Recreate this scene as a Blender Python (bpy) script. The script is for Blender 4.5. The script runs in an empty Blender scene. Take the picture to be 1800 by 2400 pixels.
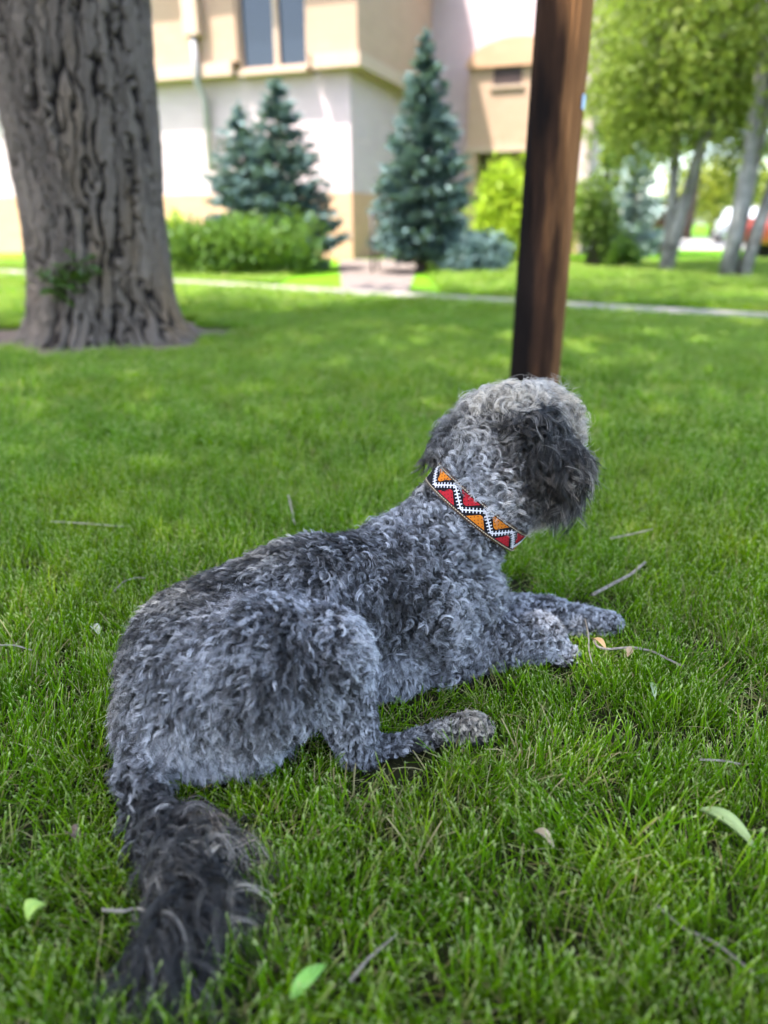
import bpy, math, random
import numpy as np
from mathutils import Vector, Matrix

random.seed(7)
rng = np.random.default_rng(11)
S = bpy.context.scene
COL = S.collection

# ------------------------------------------------------------------ camera, sky, sun, exposure
CAM_H, PITCH, FPX = 0.85, math.radians(22.2), 1664.0      # focal length in pixels of an 1800 px wide frame
cd = bpy.data.cameras.new('camera')
cd.sensor_fit = 'HORIZONTAL'; cd.sensor_width = 24.0; cd.lens = 24.0 * FPX / 1800.0
cd.clip_start = 0.02; cd.clip_end = 500.0
cd.dof.use_dof = True; cd.dof.focus_distance = 1.29; cd.dof.aperture_fstop = 1.4
cam = bpy.data.objects.new('camera', cd); COL.objects.link(cam)
cam.location = (0, 0, CAM_H); cam.rotation_euler = (math.pi / 2 - PITCH, 0, 0)
S.camera = cam

SUN_EL, SUN_AZ = math.radians(65), math.atan2(-0.87, -0.49)   # azimuth clockwise from +Y
w = bpy.data.worlds.new('World'); S.world = w; w.use_nodes = True
nt = w.node_tree
sky = nt.nodes.new('ShaderNodeTexSky'); sky.sky_type = 'NISHITA'; sky.sun_disc = False
sky.dust_density = 2.0; sky.ozone_density = 0.6; sky.sun_elevation = SUN_EL; sky.sun_rotation = SUN_AZ
nt.links.new(sky.outputs[0], nt.nodes['Background'].inputs[0])
nt.nodes['Background'].inputs[1].default_value = 0.15
sl = bpy.data.lights.new('sun', 'SUN'); sl.energy = 2.9; sl.angle = math.radians(0.53); sl.color = (1.0, 0.965, 0.91)
so = bpy.data.objects.new('sun', sl); COL.objects.link(so)
sdir = Vector((math.sin(SUN_AZ) * math.cos(SUN_EL), math.cos(SUN_AZ) * math.cos(SUN_EL), math.sin(SUN_EL)))
so.rotation_euler = sdir.to_track_quat('Z', 'Y').to_euler()
vs = S.view_settings
vs.view_transform = 'Standard'; vs.look = 'None'; vs.gamma = 1.0; vs.use_curve_mapping = False; vs.exposure = 2.65
S.render.engine = 'CYCLES'
cy = S.cycles
cy.use_adaptive_sampling = True; cy.adaptive_threshold = 0.03; cy.max_bounces = 6; cy.diffuse_bounces = 3; cy.glossy_bounces = 2; cy.transmission_bounces = 4
cy.transparent_max_bounces = 4; cy.caustics_reflective = False; cy.caustics_refractive = False

# ------------------------------------------------------------------ pixel helpers (photo pixels -> places in the scene)
CT, ST = math.cos(PITCH), math.sin(PITCH)
def ray(px, py):
    a, b = (px - 900) / FPX, -(py - 1200) / FPX
    return np.array([a, CT + b * ST, -ST + b * CT])
def P(px, py, Y):
    r = ray(px, py); k = Y / r[1]
    return np.array([r[0] * k, Y, CAM_H + r[2] * k])
def G(px, py, z=0.0):
    r = ray(px, py); k = (z - CAM_H) / r[2]
    return np.array([r[0] * k, r[1] * k, z])
def V(*a): return np.array(a, float)
def unit(v): v = np.asarray(v, float); return v / (np.linalg.norm(v, axis=-1, keepdims=True) + 1e-12)

# ------------------------------------------------------------------ object helpers
def tag(o, label=None, cat=None, group=None, kind=None):
    if label: o['label'] = label
    if cat: o['category'] = cat
    if group: o['group'] = group
    if kind: o['kind'] = kind
    return o
def empty(name, loc=(0, 0, 0), rz=0):
    o = bpy.data.objects.new(name, None); COL.objects.link(o)
    o.location = loc; o.rotation_euler = (0, 0, rz); o.empty_display_size = 0.1
    return o
def link(name, me, mat=None, parent=None):
    if mat and not me.materials: me.materials.append(mat)
    o = bpy.data.objects.new(name, me); COL.objects.link(o)
    if parent is not None:
        o.parent = parent
    return o
def mesh(name, v, f, smooth=False):
    me = bpy.data.meshes.new(name)
    v = np.asarray(v, np.float32)
    if isinstance(f, np.ndarray):
        n, k = f.shape
        me.vertices.add(len(v)); me.vertices.foreach_set('co', v.ravel())
        me.loops.add(n * k); me.loops.foreach_set('vertex_index', f.astype(np.int32).ravel())
        me.polygons.add(n); me.polygons.foreach_set('loop_start', np.arange(0, n * k, k, dtype=np.int32))
        me.update(calc_edges=True); me.validate()
    else:
        me.from_pydata([tuple(map(float, p)) for p in v], [], f); me.update()
    if smooth: me.polygons.foreach_set('use_smooth', np.ones(len(me.polygons), bool))
    return me
class MB:
    """collects tubes, boxes and faces, then links them as one mesh object"""
    def __init__(s): s.v = []; s.f = []
    def add(s, v, f):
        o = len(s.v); s.v += [tuple(map(float, p)) for p in v]; s.f += [tuple(i + o for i in q) for q in f]
    def box(s, c, h, ax=None):
        ax = np.eye(3) if ax is None else np.array(ax, float)
        c = np.array(c, float); v = []
        for k in range(8):
            sg = [(1 if k >> i & 1 else -1) * h[i] for i in range(3)]
            v.append(c + sg[0] * ax[0] + sg[1] * ax[1] + sg[2] * ax[2])
        s.add(v, [(0, 2, 3, 1), (4, 5, 7, 6), (0, 1, 5, 4), (2, 6, 7, 3), (0, 4, 6, 2), (1, 3, 7, 5)])
        return s
    def tube(s, pts, rad, n=8, cap=True):
        pts = np.array(pts, float); m = len(pts)
        rad = np.broadcast_to(np.array(rad, float), (m,))
        d = np.gradient(pts, axis=0); d = unit(d)
        up = V(0, 0, 1) if abs(d[0][2]) < 0.9 else V(1, 0, 0)
        e1 = unit(np.cross(d[0], up)); v = []
        for i in range(m):
            e1 = unit(e1 - d[i] * np.dot(e1, d[i])); e2 = np.cross(d[i], e1)
            for k in range(n):
                a = 2 * math.pi * k / n
                v.append(pts[i] + rad[i] * (math.cos(a) * e1 + math.sin(a) * e2))
        f = [(i * n + k, i * n + (k + 1) % n, (i + 1) * n + (k + 1) % n, (i + 1) * n + k) for i in range(m - 1) for k in range(n)]
        if cap: f += [tuple(range(n))[::-1], tuple(range((m - 1) * n, m * n))]
        s.add(v, f); return s
    def build(s, name, mat, parent=None, smooth=False):
        return link(name, mesh(name, s.v, s.f, smooth), mat, parent)
def bevel(o, wd, seg=2):
    m = o.modifiers.new('bevel', 'BEVEL'); m.width = wd; m.segments = seg; m.limit_method = 'ANGLE'
    return o

# ------------------------------------------------------------------ material helpers
class NT:
    def __init__(s, name):
        s.m = bpy.data.materials.new(name); s.m.use_nodes = True; s.t = s.m.node_tree
        s.b = s.t.nodes['Principled BSDF']; s.o = s.t.nodes['Material Output']
    def n(s, typ, **kw):
        nd = s.t.nodes.new('ShaderNode' + typ)
        for k, v in kw.items():
            if k.startswith('i_'):
                key = k[2:]; key = int(key) if key.isdigit() else key
                s.set(nd.inputs[key], v)
            else: setattr(nd, k, v)
        return nd
    def set(s, sock, v):
        if isinstance(v, bpy.types.NodeSocket): s.t.links.new(v, sock)
        elif isinstance(v, bpy.types.Node): s.t.links.new(v.outputs[0], sock)
        else:
            if hasattr(sock.default_value, '__len__') and not isinstance(v, (int, float)) and len(v) == 3 and len(sock.default_value) == 4: v = (*v, 1)
            sock.default_value = v
    def math(s, op, a, b=0.0, clamp=False):
        nd = s.n('Math', operation=op, use_clamp=clamp); s.set(nd.inputs[0], a); s.set(nd.inputs[1], b); return nd.outputs[0]
    def mix(s, f, a, b, mode='MIX'):
        nd = s.n('Mix', data_type='RGBA', blend_type=mode)
        s.set(nd.inputs[0], f); s.set(nd.inputs[6], a); s.set(nd.inputs[7], b); return nd.outputs[2]
    def ramp(s, f, stops):
        nd = s.n('ValToRGB'); s.set(nd.inputs[0], f); e = nd.color_ramp.elements
        while len(e) < len(stops): e.new(0.5)
        for el, (p, c) in zip(e, stops): el.position = p; el.color = (*c, 1) if len(c) == 3 else c
        return nd.outputs[0]
    def pos(s): return s.n('NewGeometry').outputs['Position']
    def obj(s): return s.n('TexCoord').outputs['Object']
    def noise(s, vec, scale, detail=4, rough=0.55, sc3=None):
        if sc3 is not None:
            mp = s.n('Mapping'); s.set(mp.inputs[0], vec); mp.inputs['Scale'].default_value = sc3; vec = mp.outputs[0]
        nd = s.n('TexNoise'); s.set(nd.inputs['Vector'], vec); nd.inputs['Scale'].default_value = scale
        nd.inputs['Detail'].default_value = detail; nd.inputs['Roughness'].default_value = rough
        return nd.outputs['Fac']
    def attr(s, name, typ='GEOMETRY'):
        return s.n('Attribute', attribute_name=name, attribute_type=typ)
    def bump(s, h, strength=0.3, dist=0.01):
        nd = s.n('Bump'); s.set(nd.inputs['Height'], h); nd.inputs['Strength'].default_value = strength; nd.inputs['Distance'].default_value = dist
        s.t.links.new(nd.outputs[0], s.b.inputs['Normal'])
    def fin(s, color=None, rough=None, spec=None):
        if color is not None: s.set(s.b.inputs['Base Color'], color)
        if rough is not None: s.set(s.b.inputs['Roughness'], rough)
        if spec is not None: s.b.inputs['Specular IOR Level'].default_value = spec
        return s.m
def leafmat(name, stops, trans=0.35, scale=1.2, rough=0.5):
    """thin leaf: colour varies from leaf to leaf and clump to clump, some light passes through"""
    t = NT(name); r = t.attr('rnd').outputs['Fac']; n = t.noise(t.pos(), scale, 2)
    f = t.math('ADD', t.math('MULTIPLY', r, 0.55), t.math('MULTIPLY', n, 0.5), True)
    c = t.ramp(f, stops); t.fin(c, rough, 0.3)
    tr = t.n('BsdfTranslucent'); t.set(tr.inputs[0], t.mix(0.4, c, (0.25, 0.4, 0.03)))
    mx = t.n('MixShader'); mx.inputs[0].default_value = trans
    t.t.links.new(t.b.outputs[0], mx.inputs[1]); t.t.links.new(tr.outputs[0], mx.inputs[2]); t.t.links.new(mx.outputs[0], t.o.inputs[0])
    return t.m
def plain(name, col, rough=0.7, var=0.25, scale=6, spec=0.3, metal=0.0, bump=0.0):
    t = NT(name); n = t.noise(t.obj(), scale, 5)
    c = t.mix(n, tuple(x * (1 - var) for x in col), tuple(min(1, x * (1 + var)) for x in col))
    t.b.inputs['Metallic'].default_value = metal
    if bump: t.bump(n, bump, 0.01)
    return t.fin(c, rough, spec)

# ================================================================== GROUND
def soil_mat():
    t = NT('lawn_soil'); p = t.pos()
    n1 = t.noise(p, 60, 4); n2 = t.noise(p, 2.5, 3)
    near = t.mix(n1, (0.012, 0.010, 0.005), (0.040, 0.040, 0.012))
    y = t.n('SeparateXYZ'); t.set(y.inputs[0], p)
    f = t.math('MULTIPLY', t.math('SUBTRACT', y.outputs[1], 6.0), 0.15, True)
    far = t.mix(n2, (0.075, 0.19, 0.004), (0.12, 0.27, 0.007))
    t.bump(n1, 0.6, 0.01)
    return t.fin(t.mix(f, near, far), 0.9, 0.1)
M_soil = soil_mat()
g = link('ground', mesh('ground', [(-150, -60, 0), (150, -60, 0), (150, 260, 0), (-150, 260, 0)], [(0, 1, 2, 3)]), M_soil)
tag(g, 'dark earth under the mown lawn', None, None, 'structure')

M_conc = plain('pale_concrete', (0.24, 0.205, 0.18), 0.85, 0.15, 5, 0.2, bump=0.1)
def slab(name, poly, z0, z1, mat):
    n = len(poly); v = [(x, y, z0) for x, y in poly] + [(x, y, z1) for x, y in poly]
    f = [tuple(range(n, 2 * n))] + [(i, (i + 1) % n, n + (i + 1) % n, n + i) for i in range(n)]
    return link(name, mesh(name, v, f), mat)
pa, pb = G(-350, 622), G(2300, 790)
pdir = unit((pb - pa)[:2]); pn = V(-pdir[1], pdir[0])
if pn[1] < 0: pn = -pn
PATH_A, PATH_B, PATH_W = pa[:2] - pdir * 6, pb[:2] + pdir * 5, 0.58
# footpath: slabs with open joints
pm = tag(slab('footpath', [tuple(PATH_A), tuple(PATH_B), tuple(PATH_B + pn * PATH_W), tuple(PATH_A + pn * PATH_W)], 0.0, 0.018, plain('path_bed', (0.30, 0.27, 0.24), 0.9)), 'pale concrete footpath crossing the lawn in front of the building', kind='structure')
Lp = np.linalg.norm(PATH_B - PATH_A); nsl = int(Lp / 1.2)
for i in range(nsl):
    a = PATH_A + pdir * (i * Lp / nsl + 0.006); b = PATH_A + pdir * ((i + 1) * Lp / nsl - 0.006)
    o = slab('paving_slab', [tuple(a + pn * .01), tuple(b + pn * .01), tuple(b + pn * (PATH_W - .01)), tuple(a + pn * (PATH_W - .01))], 0.014, 0.034 + 0.003 * random.random(), M_conc)
    o.parent = pm
q = [G(700, 690)[:2], G(1010, 700)[:2], G(985, 655)[:2], V(0.55, 17.2), V(-1.2, 17.6), G(770, 655)[:2]]
# apron that leads from the path to the building
pq0 = PATH_A + pdir * np.dot(G(745, 690)[:2] - PATH_A, pdir) + pn * (PATH_W + .012)
pq1 = PATH_A + pdir * np.dot(G(965, 690)[:2] - PATH_A, pdir) + pn * (PATH_W + .012)
tag(slab('entrance_walk', [tuple(pq0), tuple(pq1), (0.9, 18.6), (-1.1, 18.2)], 0.0, 0.012, plain('walk_concrete', (0.15, 0.12, 0.105), .9, .15, 4, .1)), 'pale walk leading from the footpath to the building', kind='structure')
M_road = plain('sunlit_road', (0.36, 0.33, 0.31), 0.9, 0.12, 3, 0.2)
tag(slab('street', [(9.0, 26), (40, 19), (60, 40), (9.5, 46)], 0.0, 0.012, M_road), 'pale street beyond the trees', kind='structure')

# ================================================================== BUILDING
Tl = unit(V(-0.938, 0.347)); Nf = V(-Tl[1], Tl[0])
if Nf[1] > 0: Nf = -Nf
C0 = P(828, 608, 18.6)[:2]
def onplane(px, py, off=0.0, base=C0):
    r = ray(px, py); k = np.dot(base + Nf * off, Nf) / np.dot(r[:2], Nf)
    p = np.array([0, 0, CAM_H]) + r * k
    return np.dot(p[:2] - base, Tl), p[2]
def fbox(mb, u0, u1, z0, z1, o0, o1, base=C0):
    c = base + Tl * (u0 + u1) / 2 + Nf * (o0 + o1) / 2
    mb.box((c[0], c[1], (z0 + z1) / 2), (abs(u1 - u0) / 2, abs(o1 - o0) / 2, abs(z1 - z0) / 2), [(*Tl, 0), (*Nf, 0), (0, 0, 1)])
    return mb
def brickmat(name, c1, c2, mortar):
    t = NT(name); tc = t.n('TexCoord').outputs['Object']
    rot = t.n('Mapping'); t.set(rot.inputs[0], tc); ang = math.atan2(Tl[1], Tl[0]); rot.inputs['Rotation'].default_value = (0, 0, -ang)
    sp = t.n('SeparateXYZ'); t.set(sp.inputs[0], rot.outputs[0])
    cb = t.n('CombineXYZ'); t.set(cb.inputs[0], t.math('ADD', sp.outputs[0], sp.outputs[1])); t.set(cb.inputs[1], sp.outputs[2])
    br = t.n('TexBrick'); t.set(br.inputs['Vector'], cb.outputs[0]); t.set(br.inputs['Color1'], c1); t.set(br.inputs['Color2'], c2); t.set(br.inputs['Mortar'], mortar)
    br.inputs['Scale'].default_value = 1.0; br.inputs['Brick Width'].default_value = 0.4; br.inputs['Row Height'].default_value = 0.2; br.inputs['Mortar Size'].default_value = 0.008
    t.bump(t.math('SUBTRACT', 1.0, br.outputs['Fac']), 0.3, 0.01)
    return t.fin(br.outputs['Color'], 0.9, 0.15)
M_white = brickmat('white_block_wall', (0.51, 0.395, 0.40), (0.48, 0.37, 0.375), (0.465, 0.36, 0.365))
M_tan = brickmat('tan_block_wall', (0.50, 0.295, 0.185), (0.46, 0.27, 0.165), (0.44, 0.265, 0.165))
M_tan2 = brickmat('buff_block_wall', (0.42, 0.28, 0.195), (0.39, 0.26, 0.18), (0.375, 0.25, 0.17))
M_trim = plain('cream_trim', (0.44, 0.315, 0.23), 0.8, 0.06, 3)
M_dark = plain('dark_opening', (0.05, 0.03, 0.028), 0.6, 0.2)
def glass_mat():
    t = NT('window_glass'); t.b.inputs['Coat Weight'].default_value = 0.0
    return t.fin((0.010, 0.014, 0.022), 0.04, 0.6)
M_glass = glass_mat()
bld = empty('building', (0, 0, 0))
tag(bld, 'two storey pale brick building with tan base behind the spruces', 'building')
uL = 16.0
_, zb = onplane(700, 452); _, zl = onplane(760, 165)
zl0, zl1 = zl - 0.02, zl + 0.26
zTop = 7.2
RET = 4.7
B = -unit(V(Nf[0], Nf[1]))                       # back direction
base_wall = fbox(MB(), 0, uL, 0, zb, -6.0, 0.02).build('base_wall', M_tan, bld)
fbox(MB(), 0.015, uL, zb, zl0, -6.0, 0.0).build('wall', M_white, bld)
# upper storey standing proud, built round the window opening
wu0, wz1 = onplane(545, -40, 0.3); wu1, wz0 = onplane(720, 141, 0.3)
ub = fbox(MB(), -0.3, wu1, zl1, zTop, -6.0, 0.3)
fbox(ub, wu0, uL, zl1, zTop, -6.0, 0.3); fbox(ub, wu1, wu0, zl1 + 1.55, zTop, -6.0, 0.3); fbox(ub, wu1, wu0, zl0, zl1 + 1.55, -6.0, 0.02)
ub.build('upper_wall', M_tan2, bld)
led = fbox(MB(), -0.38, wu1 - 0.15, zl0, zl1, -6.0, 0.38); fbox(led, wu0 + 0.15, uL, zl0, zl1, -6.0, 0.38)
led.build('ledge', M_trim, bld)
fbox(MB(), -0.9, uL, zTop, zTop + 0.3, -6.5, 1.0).build('eave', M_trim, bld)
win = fbox(MB(), wu1, wu1 + 0.07, zl0 + .08, zl1 + 1.5, 0.06, 0.2)
fbox(win, wu0 - 0.07, wu0, zl0 + .08, zl1 + 1.5, 0.06, 0.2); fbox(win, wu1 + .07, wu0 - .07, zl0 + .08, zl0 + .15, 0.06, 0.2)
fbox(win, wu1 + .07, wu0 - .07, zl1 + 1.43, zl1 + 1.5, 0.06, 0.2)
um = wu1 + (wu0 - wu1) * 0.46
fbox(win, um - .06, um + .06, zl0 + .15, zl1 + 1.43, 0.06, 0.19)
wino = win.build('window', M_trim, bld)
fbox(MB(), wu1 + .07, um - .06, zl0 + .15, zl1 + 1.43, 0.08, 0.11).build('pane', M_glass, wino)
fbox(MB(), um + .06, wu0 - .07, zl0 + .15, zl1 + 1.43, 0.08, 0.11).build('pane', M_glass, wino)
fbox(MB(), wu1 + .01, wu0 - .01, zl0 - .02, zl0 + .075, 0.03, 0.34).build('window_sill', M_trim, wino)
# second window further left, mostly behind the trunk
M_pipe = plain('grey_pipe', (0.30, 0.28, 0.28), 0.5, 0.1)
du, dz1 = onplane(455, 85, 0.4); _, dz0 = onplane(475, 402, 0.1)
dp = empty('downpipe'); dp.parent = bld
c = C0 + Tl * du + Nf * 0.44
MB().tube([(c[0], c[1], dz1), (c[0], c[1], zl0 - .1), (c[0] - Nf[0] * .3, c[1] - Nf[1] * .3, zl0 - .45), (c[0] - Nf[0] * .3, c[1] - Nf[1] * .3, dz0)], .075, 10).build('pipe', M_pipe, dp, True)
fbox(MB(), du - .2, du + .2, dz1, zTop, 0.303, 0.55).build('rain_head', M_trim, dp)
# recessed wing with the arched bay
E0 = C0 + B * 5.2
wend, _ = onplane(1388, 300, 0.0, E0)
fbox(MB(), wend, -0.02, 0.0, 9.0, -3.0, 0.0, E0).build('wing_wall', M_white, bld)
fbox(MB(), wend + .1, -0.02, 0.0, zb * 1.02, -0.02, 0.03, E0).build('wing_base', M_tan, bld)
a0, az1 = onplane(1101, 150, 0.5, E0); a1, az0 = onplane(1310, 338, 0.5, E0)
_, apex = onplane(1190, 98, 0.5, E0)
def arch(u0, u1, z0, zs, ztop, o0, o1, base, n=16):
    prof = [(u0, z0), (u1, z0)]
    for k in range(n + 1):
        s = k / n; prof.append((u1 + (u0 - u1) * s, zs + (ztop - zs) * math.sin(math.pi * s) ** 0.55))
    v = []
    for o in (o0, o1):
        for u, z in prof:
            p = base + Tl * u + Nf * o; v.append((p[0], p[1], z))
    m = len(prof)
    return v, [tuple(range(m))[::-1], tuple(range(m, 2 * m))] + [(i, (i + 1) % m, m + (i + 1) % m, m + i) for i in range(m)]
bay = MB(); bay.add(*arch(a0, a1, az0, az1, apex, 0.0, 0.5, E0)); bayo = bay.build('arched_bay', M_tan2, bld)
am = MB(); v, f = arch(a0 + .08, a1 - .08, az1 - .12, az1, apex + .1, 0.5, 0.62, E0); am.add(v, f); am.build('arch_trim', M_tan, bayo)
b0, bz1 = onplane(1158, 160, 0.5, E0); b1, bz0 = onplane(1222, 197, 0.5, E0)
bw = fbox(MB(), b0, b1, bz0, bz1, 0.502, 0.53, E0).build('bay_window', M_dark, bayo)
fbox(MB(), b0 + .08, b1 - .08, bz1, bz1 + .08, 0.502, 0.56, E0).build('frame', M_trim, bw)
fbox(MB(), b0 + .08, b1 - .08, bz0 - .08, bz0, 0.502, 0.57, E0).build('sill', M_trim, bw)
e0, _ = onplane(1128, 345, 0.05, E0); e1, ez0 = onplane(1290, 440, 0.05, E0)
fbox(MB(), e0, e1, 0.02, az0 - .06, 0.002, 0.04, E0).build('entrance_door', M_dark, bld)
fbox(MB(), a0, a0 - .3, 0.0, az0, 0.05, 0.5, E0).build('pier', M_tan2, bld)
fbox(MB(), a0 + .05, a1 - .05, az0 - .14, az0 - .002, 0.045, 0.55, E0).build('bay_ledge', M_trim, bld)
M_iron = plain('dark_iron', (0.06, 0.05, 0.05), 0.6, 0.2)
rl = empty('handrail', G(872, 640)); tag(rl, 'thin dark iron handrail post beside the entrance walk', 'handrail')
MB().tube([(0, 0, 0), (0, 0, 1.0)], 0.025, 8).build('post', M_iron, rl, True)
MB().tube([(0, 0, .96), (0.1, .9, .96)], 0.02, 8).build('rail', M_iron, rl, True)
MB().tube([(0.1, .9, 0), (0.1, .9, 1.0)], 0.025, 8).build('post', M_iron, rl, True)

# ================================================================== VEGETATION helpers
def leafmesh(name, c, d, nrm, ln, wd):
    """pointed leaf blades (4 corners each): centre, direction, normal, length, width"""
    N = len(c); d = unit(d); s = unit(np.cross(nrm, d))
    ln = np.broadcast_to(ln, (N,))[:, None]; wd = np.broadcast_to(wd, (N,))[:, None]
    v = np.empty((N, 4, 3)); v[:, 0] = c - d * ln * .5; v[:, 1] = c + s * wd * .5 - d * ln * .05; v[:, 2] = c + d * ln * .5; v[:, 3] = c - s * wd * .5 - d * ln * .05
    me = mesh(name, v.reshape(-1, 3), np.arange(4 * N).reshape(N, 4))
    a = me.attributes.new('rnd', 'FLOAT', 'FACE'); a.data.foreach_set('value', rng.random(len(me.polygons)).astype(np.float32))
    return me
def rdir(n): return unit(rng.normal(size=(n, 3)))
def bark_mat(name, dark, light, sc=(9, 9, 1.6), stripe=None):
    t = NT(name); n = t.noise(t.obj(), 1.0, 8, 0.65, sc); n2 = t.noise(t.obj(), 1.3, 3)
    c = t.mix(t.ramp(n, [(0.35, (0, 0, 0)), (0.62, (1, 1, 1))]), dark, light)
    c = t.mix(t.math('MULTIPLY', n2, 0.5), c, tuple(x * 0.6 for x in light))
    t.bump(n, 0.8, 0.03)
    return t.fin(c, 0.9, 0.15)

def spruce(name, base, height, rad, label, tops=((0, 0, 1.0),), mat=None, dens=1.0, skirt=0.15):
    t = empty(name, base); tag(t, label, 'spruce tree')
    tr = MB(); C = []; D = []; NN = []
    for (ox, oy, hs) in tops:
        H = height * hs
        tr.tube([(0, 0, 0), (ox * .5, oy * .5, H * .3), (ox, oy, H * .6), (ox, oy, H)], [H * .03, H * .022, H * .012, 0.004], 7)
        z = skirt
        while z < H - 0.03:
            f = (z - skirt) / (H - skirt)
            R = rad * (hs if hs < 1 else 1) * (1 - f) ** 0.85 * (0.8 + 0.2 * min(1, f * 8))
            cx, cy_ = ox * min(1, z / (H * .6)), oy * min(1, z / (H * .6))
            nb = max(5, int((8 + 16 * (1 - f)) * dens))
            for _ in range(nb):
                a = random.random() * 6.283; L = R * random.choice((random.uniform(.7, 1.1), random.uniform(.85, 1.25), random.uniform(.5, .9))) + .05
                dr = V(math.cos(a), math.sin(a), 0); zz = z + random.uniform(-.09, .09)
                m = max(5, int(L * 36 * dens))
                s = rng.random(m) ** 0.6
                droop = -0.25 * L * s + 0.34 * L * s ** 2.2 + 0.12 * L * (f - .2)
                side = rng.normal(size=m) * 0.15 * L * (1.05 - s * .6)
                p = np.stack([cx + dr[0] * L * s - dr[1] * side, cy_ + dr[1] * L * s + dr[0] * side, zz + droop + rng.normal(size=m) * .03], 1)
                C.append(p)
                dd = np.stack([dr[0] - dr[1] * side * 3 / L, dr[1] + dr[0] * side * 3 / L, rng.normal(size=m) * .35 + 0.15], 1)
                D.append(dd); NN.append(unit(rng.normal(size=(m, 3)) * .7 + V(0, 0, 1)))
            z += 0.13 + 0.05 * random.random()
        m = 60; zz = H - rng.random(m) * .5
        C.append(np.stack([ox + rng.normal(size=m) * .03, oy + rng.normal(size=m) * .03, zz], 1)); D.append(unit(rng.normal(size=(m, 3)) * .5 + V(0, 0, 1))); NN.append(rdir(m))
    C = np.concatenate(C); D = np.concatenate(D); NN = np.concatenate(NN)
    tr.build('trunk', M_bark2, t, True)
    n = len(C)
    link('crown', leafmesh('spruce_needles', C, D, NN, rng.uniform(.14, .26, n), rng.uniform(.05, .085, n)), mat, t)
    return t
def shrub(name, base, rx, ry, rz, label, mat, n=4000, leaf=(.10, .05), lumps=14, cat='shrub', up=0.2):
    t = empty(name, base); tag(t, label, cat)
    st = MB()
    C = []
    for _ in range(lumps):
        a = random.random() * 6.283; r = math.sqrt(random.random()) * .75; zc = rz * random.uniform(.25, .72)
        c = V(math.cos(a) * rx * r, math.sin(a) * ry * r, zc)
        k = n // lumps
        p = rdir(k) * (rng.random((k, 1)) ** .5) * V(rx * .45, ry * .45, rz * .38) * random.uniform(.7, 1.15)
        C.append(c + p); st.tube([(c[0] * .15, c[1] * .15, 0), tuple(c * V(.6, .6, .5)), tuple(c)], [.02, .014, .006], 5)
    C = np.concatenate(C); C = C[C[:, 2] > .02]; m = len(C)
    st.build('stem', M_bark2, t, True)
    link('foliage', leafmesh(name + '_leaves', C, rdir(m) + V(0, 0, up), rdir(m) + V(0, 0, .6), rng.uniform(.7, 1.3, m) * leaf[0], rng.uniform(.7, 1.3, m) * leaf[1]), mat, t)
    return t

M_bark2 = bark_mat('brown_bark', (0.035, 0.026, 0.02), (0.13, 0.10, 0.08))
M_birch = bark_mat('pale_birch_bark', (0.05, 0.045, 0.04), (0.34, 0.32, 0.29), (5, 5, 3))
M_spruce = leafmat('blue_spruce_needles', [(0.1, (0.035, 0.062, 0.058)), (0.5, (0.085, 0.14, 0.135)), (0.95, (0.19, 0.27, 0.26))], 0.12)
M_spruce2 = leafmat('silver_spruce_needles', [(0.1, (0.10, 0.14, 0.13)), (0.5, (0.24, 0.31, 0.30)), (0.95, (0.42, 0.5, 0.48))], 0.15)
M_junip = leafmat('juniper_green', [(0.1, (0.018, 0.05, 0.005)), (0.5, (0.06, 0.13, 0.010)), (0.95, (0.15, 0.26, 0.022))], 0.3)
M_lime = leafmat('lime_leaves', [(0.1, (0.16, 0.24, 0.01)), (0.5, (0.32, 0.44, 0.02)), (0.95, (0.48, 0.55, 0.04))], 0.4)
M_dkgr = leafmat('dark_green_leaves', [(0.1, (0.03, 0.06, 0.01)), (0.5, (0.09, 0.15, 0.02)), (0.95, (0.2, 0.27, 0.04))], 0.3)
M_leaf = leafmat('summer_leaves', [(0.1, (0.10, 0.14, 0.02)), (0.5, (0.19, 0.245, 0.035)), (0.95, (0.34, 0.38, 0.08))], 0.5)
M_yel = leafmat('yellow_green_leaves', [(0.1, (0.2, 0.22, 0.02)), (0.5, (0.36, 0.38, 0.05)), (0.95, (0.5, 0.48, 0.1))], 0.4)

gl, gr = P(640, 640, 14.5), P(985, 655, 13.6)
spruce('spruce_tree', (gl[0] + .12, 14.5, 0), P(643, 188, 14.5)[2], 1.35, 'squat blue spruce with two tops behind the green juniper', ((0.12, 0, 1.0), (-0.62, 0.1, 0.88)), M_spruce, 1.1)
spruce('spruce_tree', (gr[0] + .02, 13.6, 0), P(985, 75, 13.6)[2], 0.98, 'tall narrow blue spruce between building corner and wooden pole', ((0.0, 0, 1.0),), M_spruce, 1.25, .35)
q = P(1105, 640, 13.2); shrub('low_spruce', (q[0], 13.2, 0), .78, .6, .85, 'low blue spruce bush at the foot of the tall spruce', M_spruce, 3600, (.16, .06), 10)
q = P(590, 655, 12.9); jx = q[0]; shrub('juniper_shrub', (q[0] - .12, 13.0, 0), 1.7, .7, 1.02, 'wide bright green juniper in front of the squat spruce', M_junip, 9000, (.12, .045), 26)
q = P(400, 600, 15.5); shrub('gold_shrub', (q[0], 15.5, 0), .55, .5, 1.15, 'yellow green shrub against the tan wall right of the big trunk', M_lime, 1500, (.1, .05), 8)
q = P(1215, 600, 16.5); shrub('lime_shrub', (q[0] + .1, 16.5, 0), 1.3, 1.0, 2.25, 'tall bright lime shrub just left of the wooden pole', M_lime, 7000, (.13, .07), 22)
q = P(1385, 640, 14.6); shrub('upright_shrub', (q[0], 14.6, 0), .55, .5, 1.75, 'upright olive green shrub just right of the wooden pole', M_dkgr, 4000, (.1, .05), 16)
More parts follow.
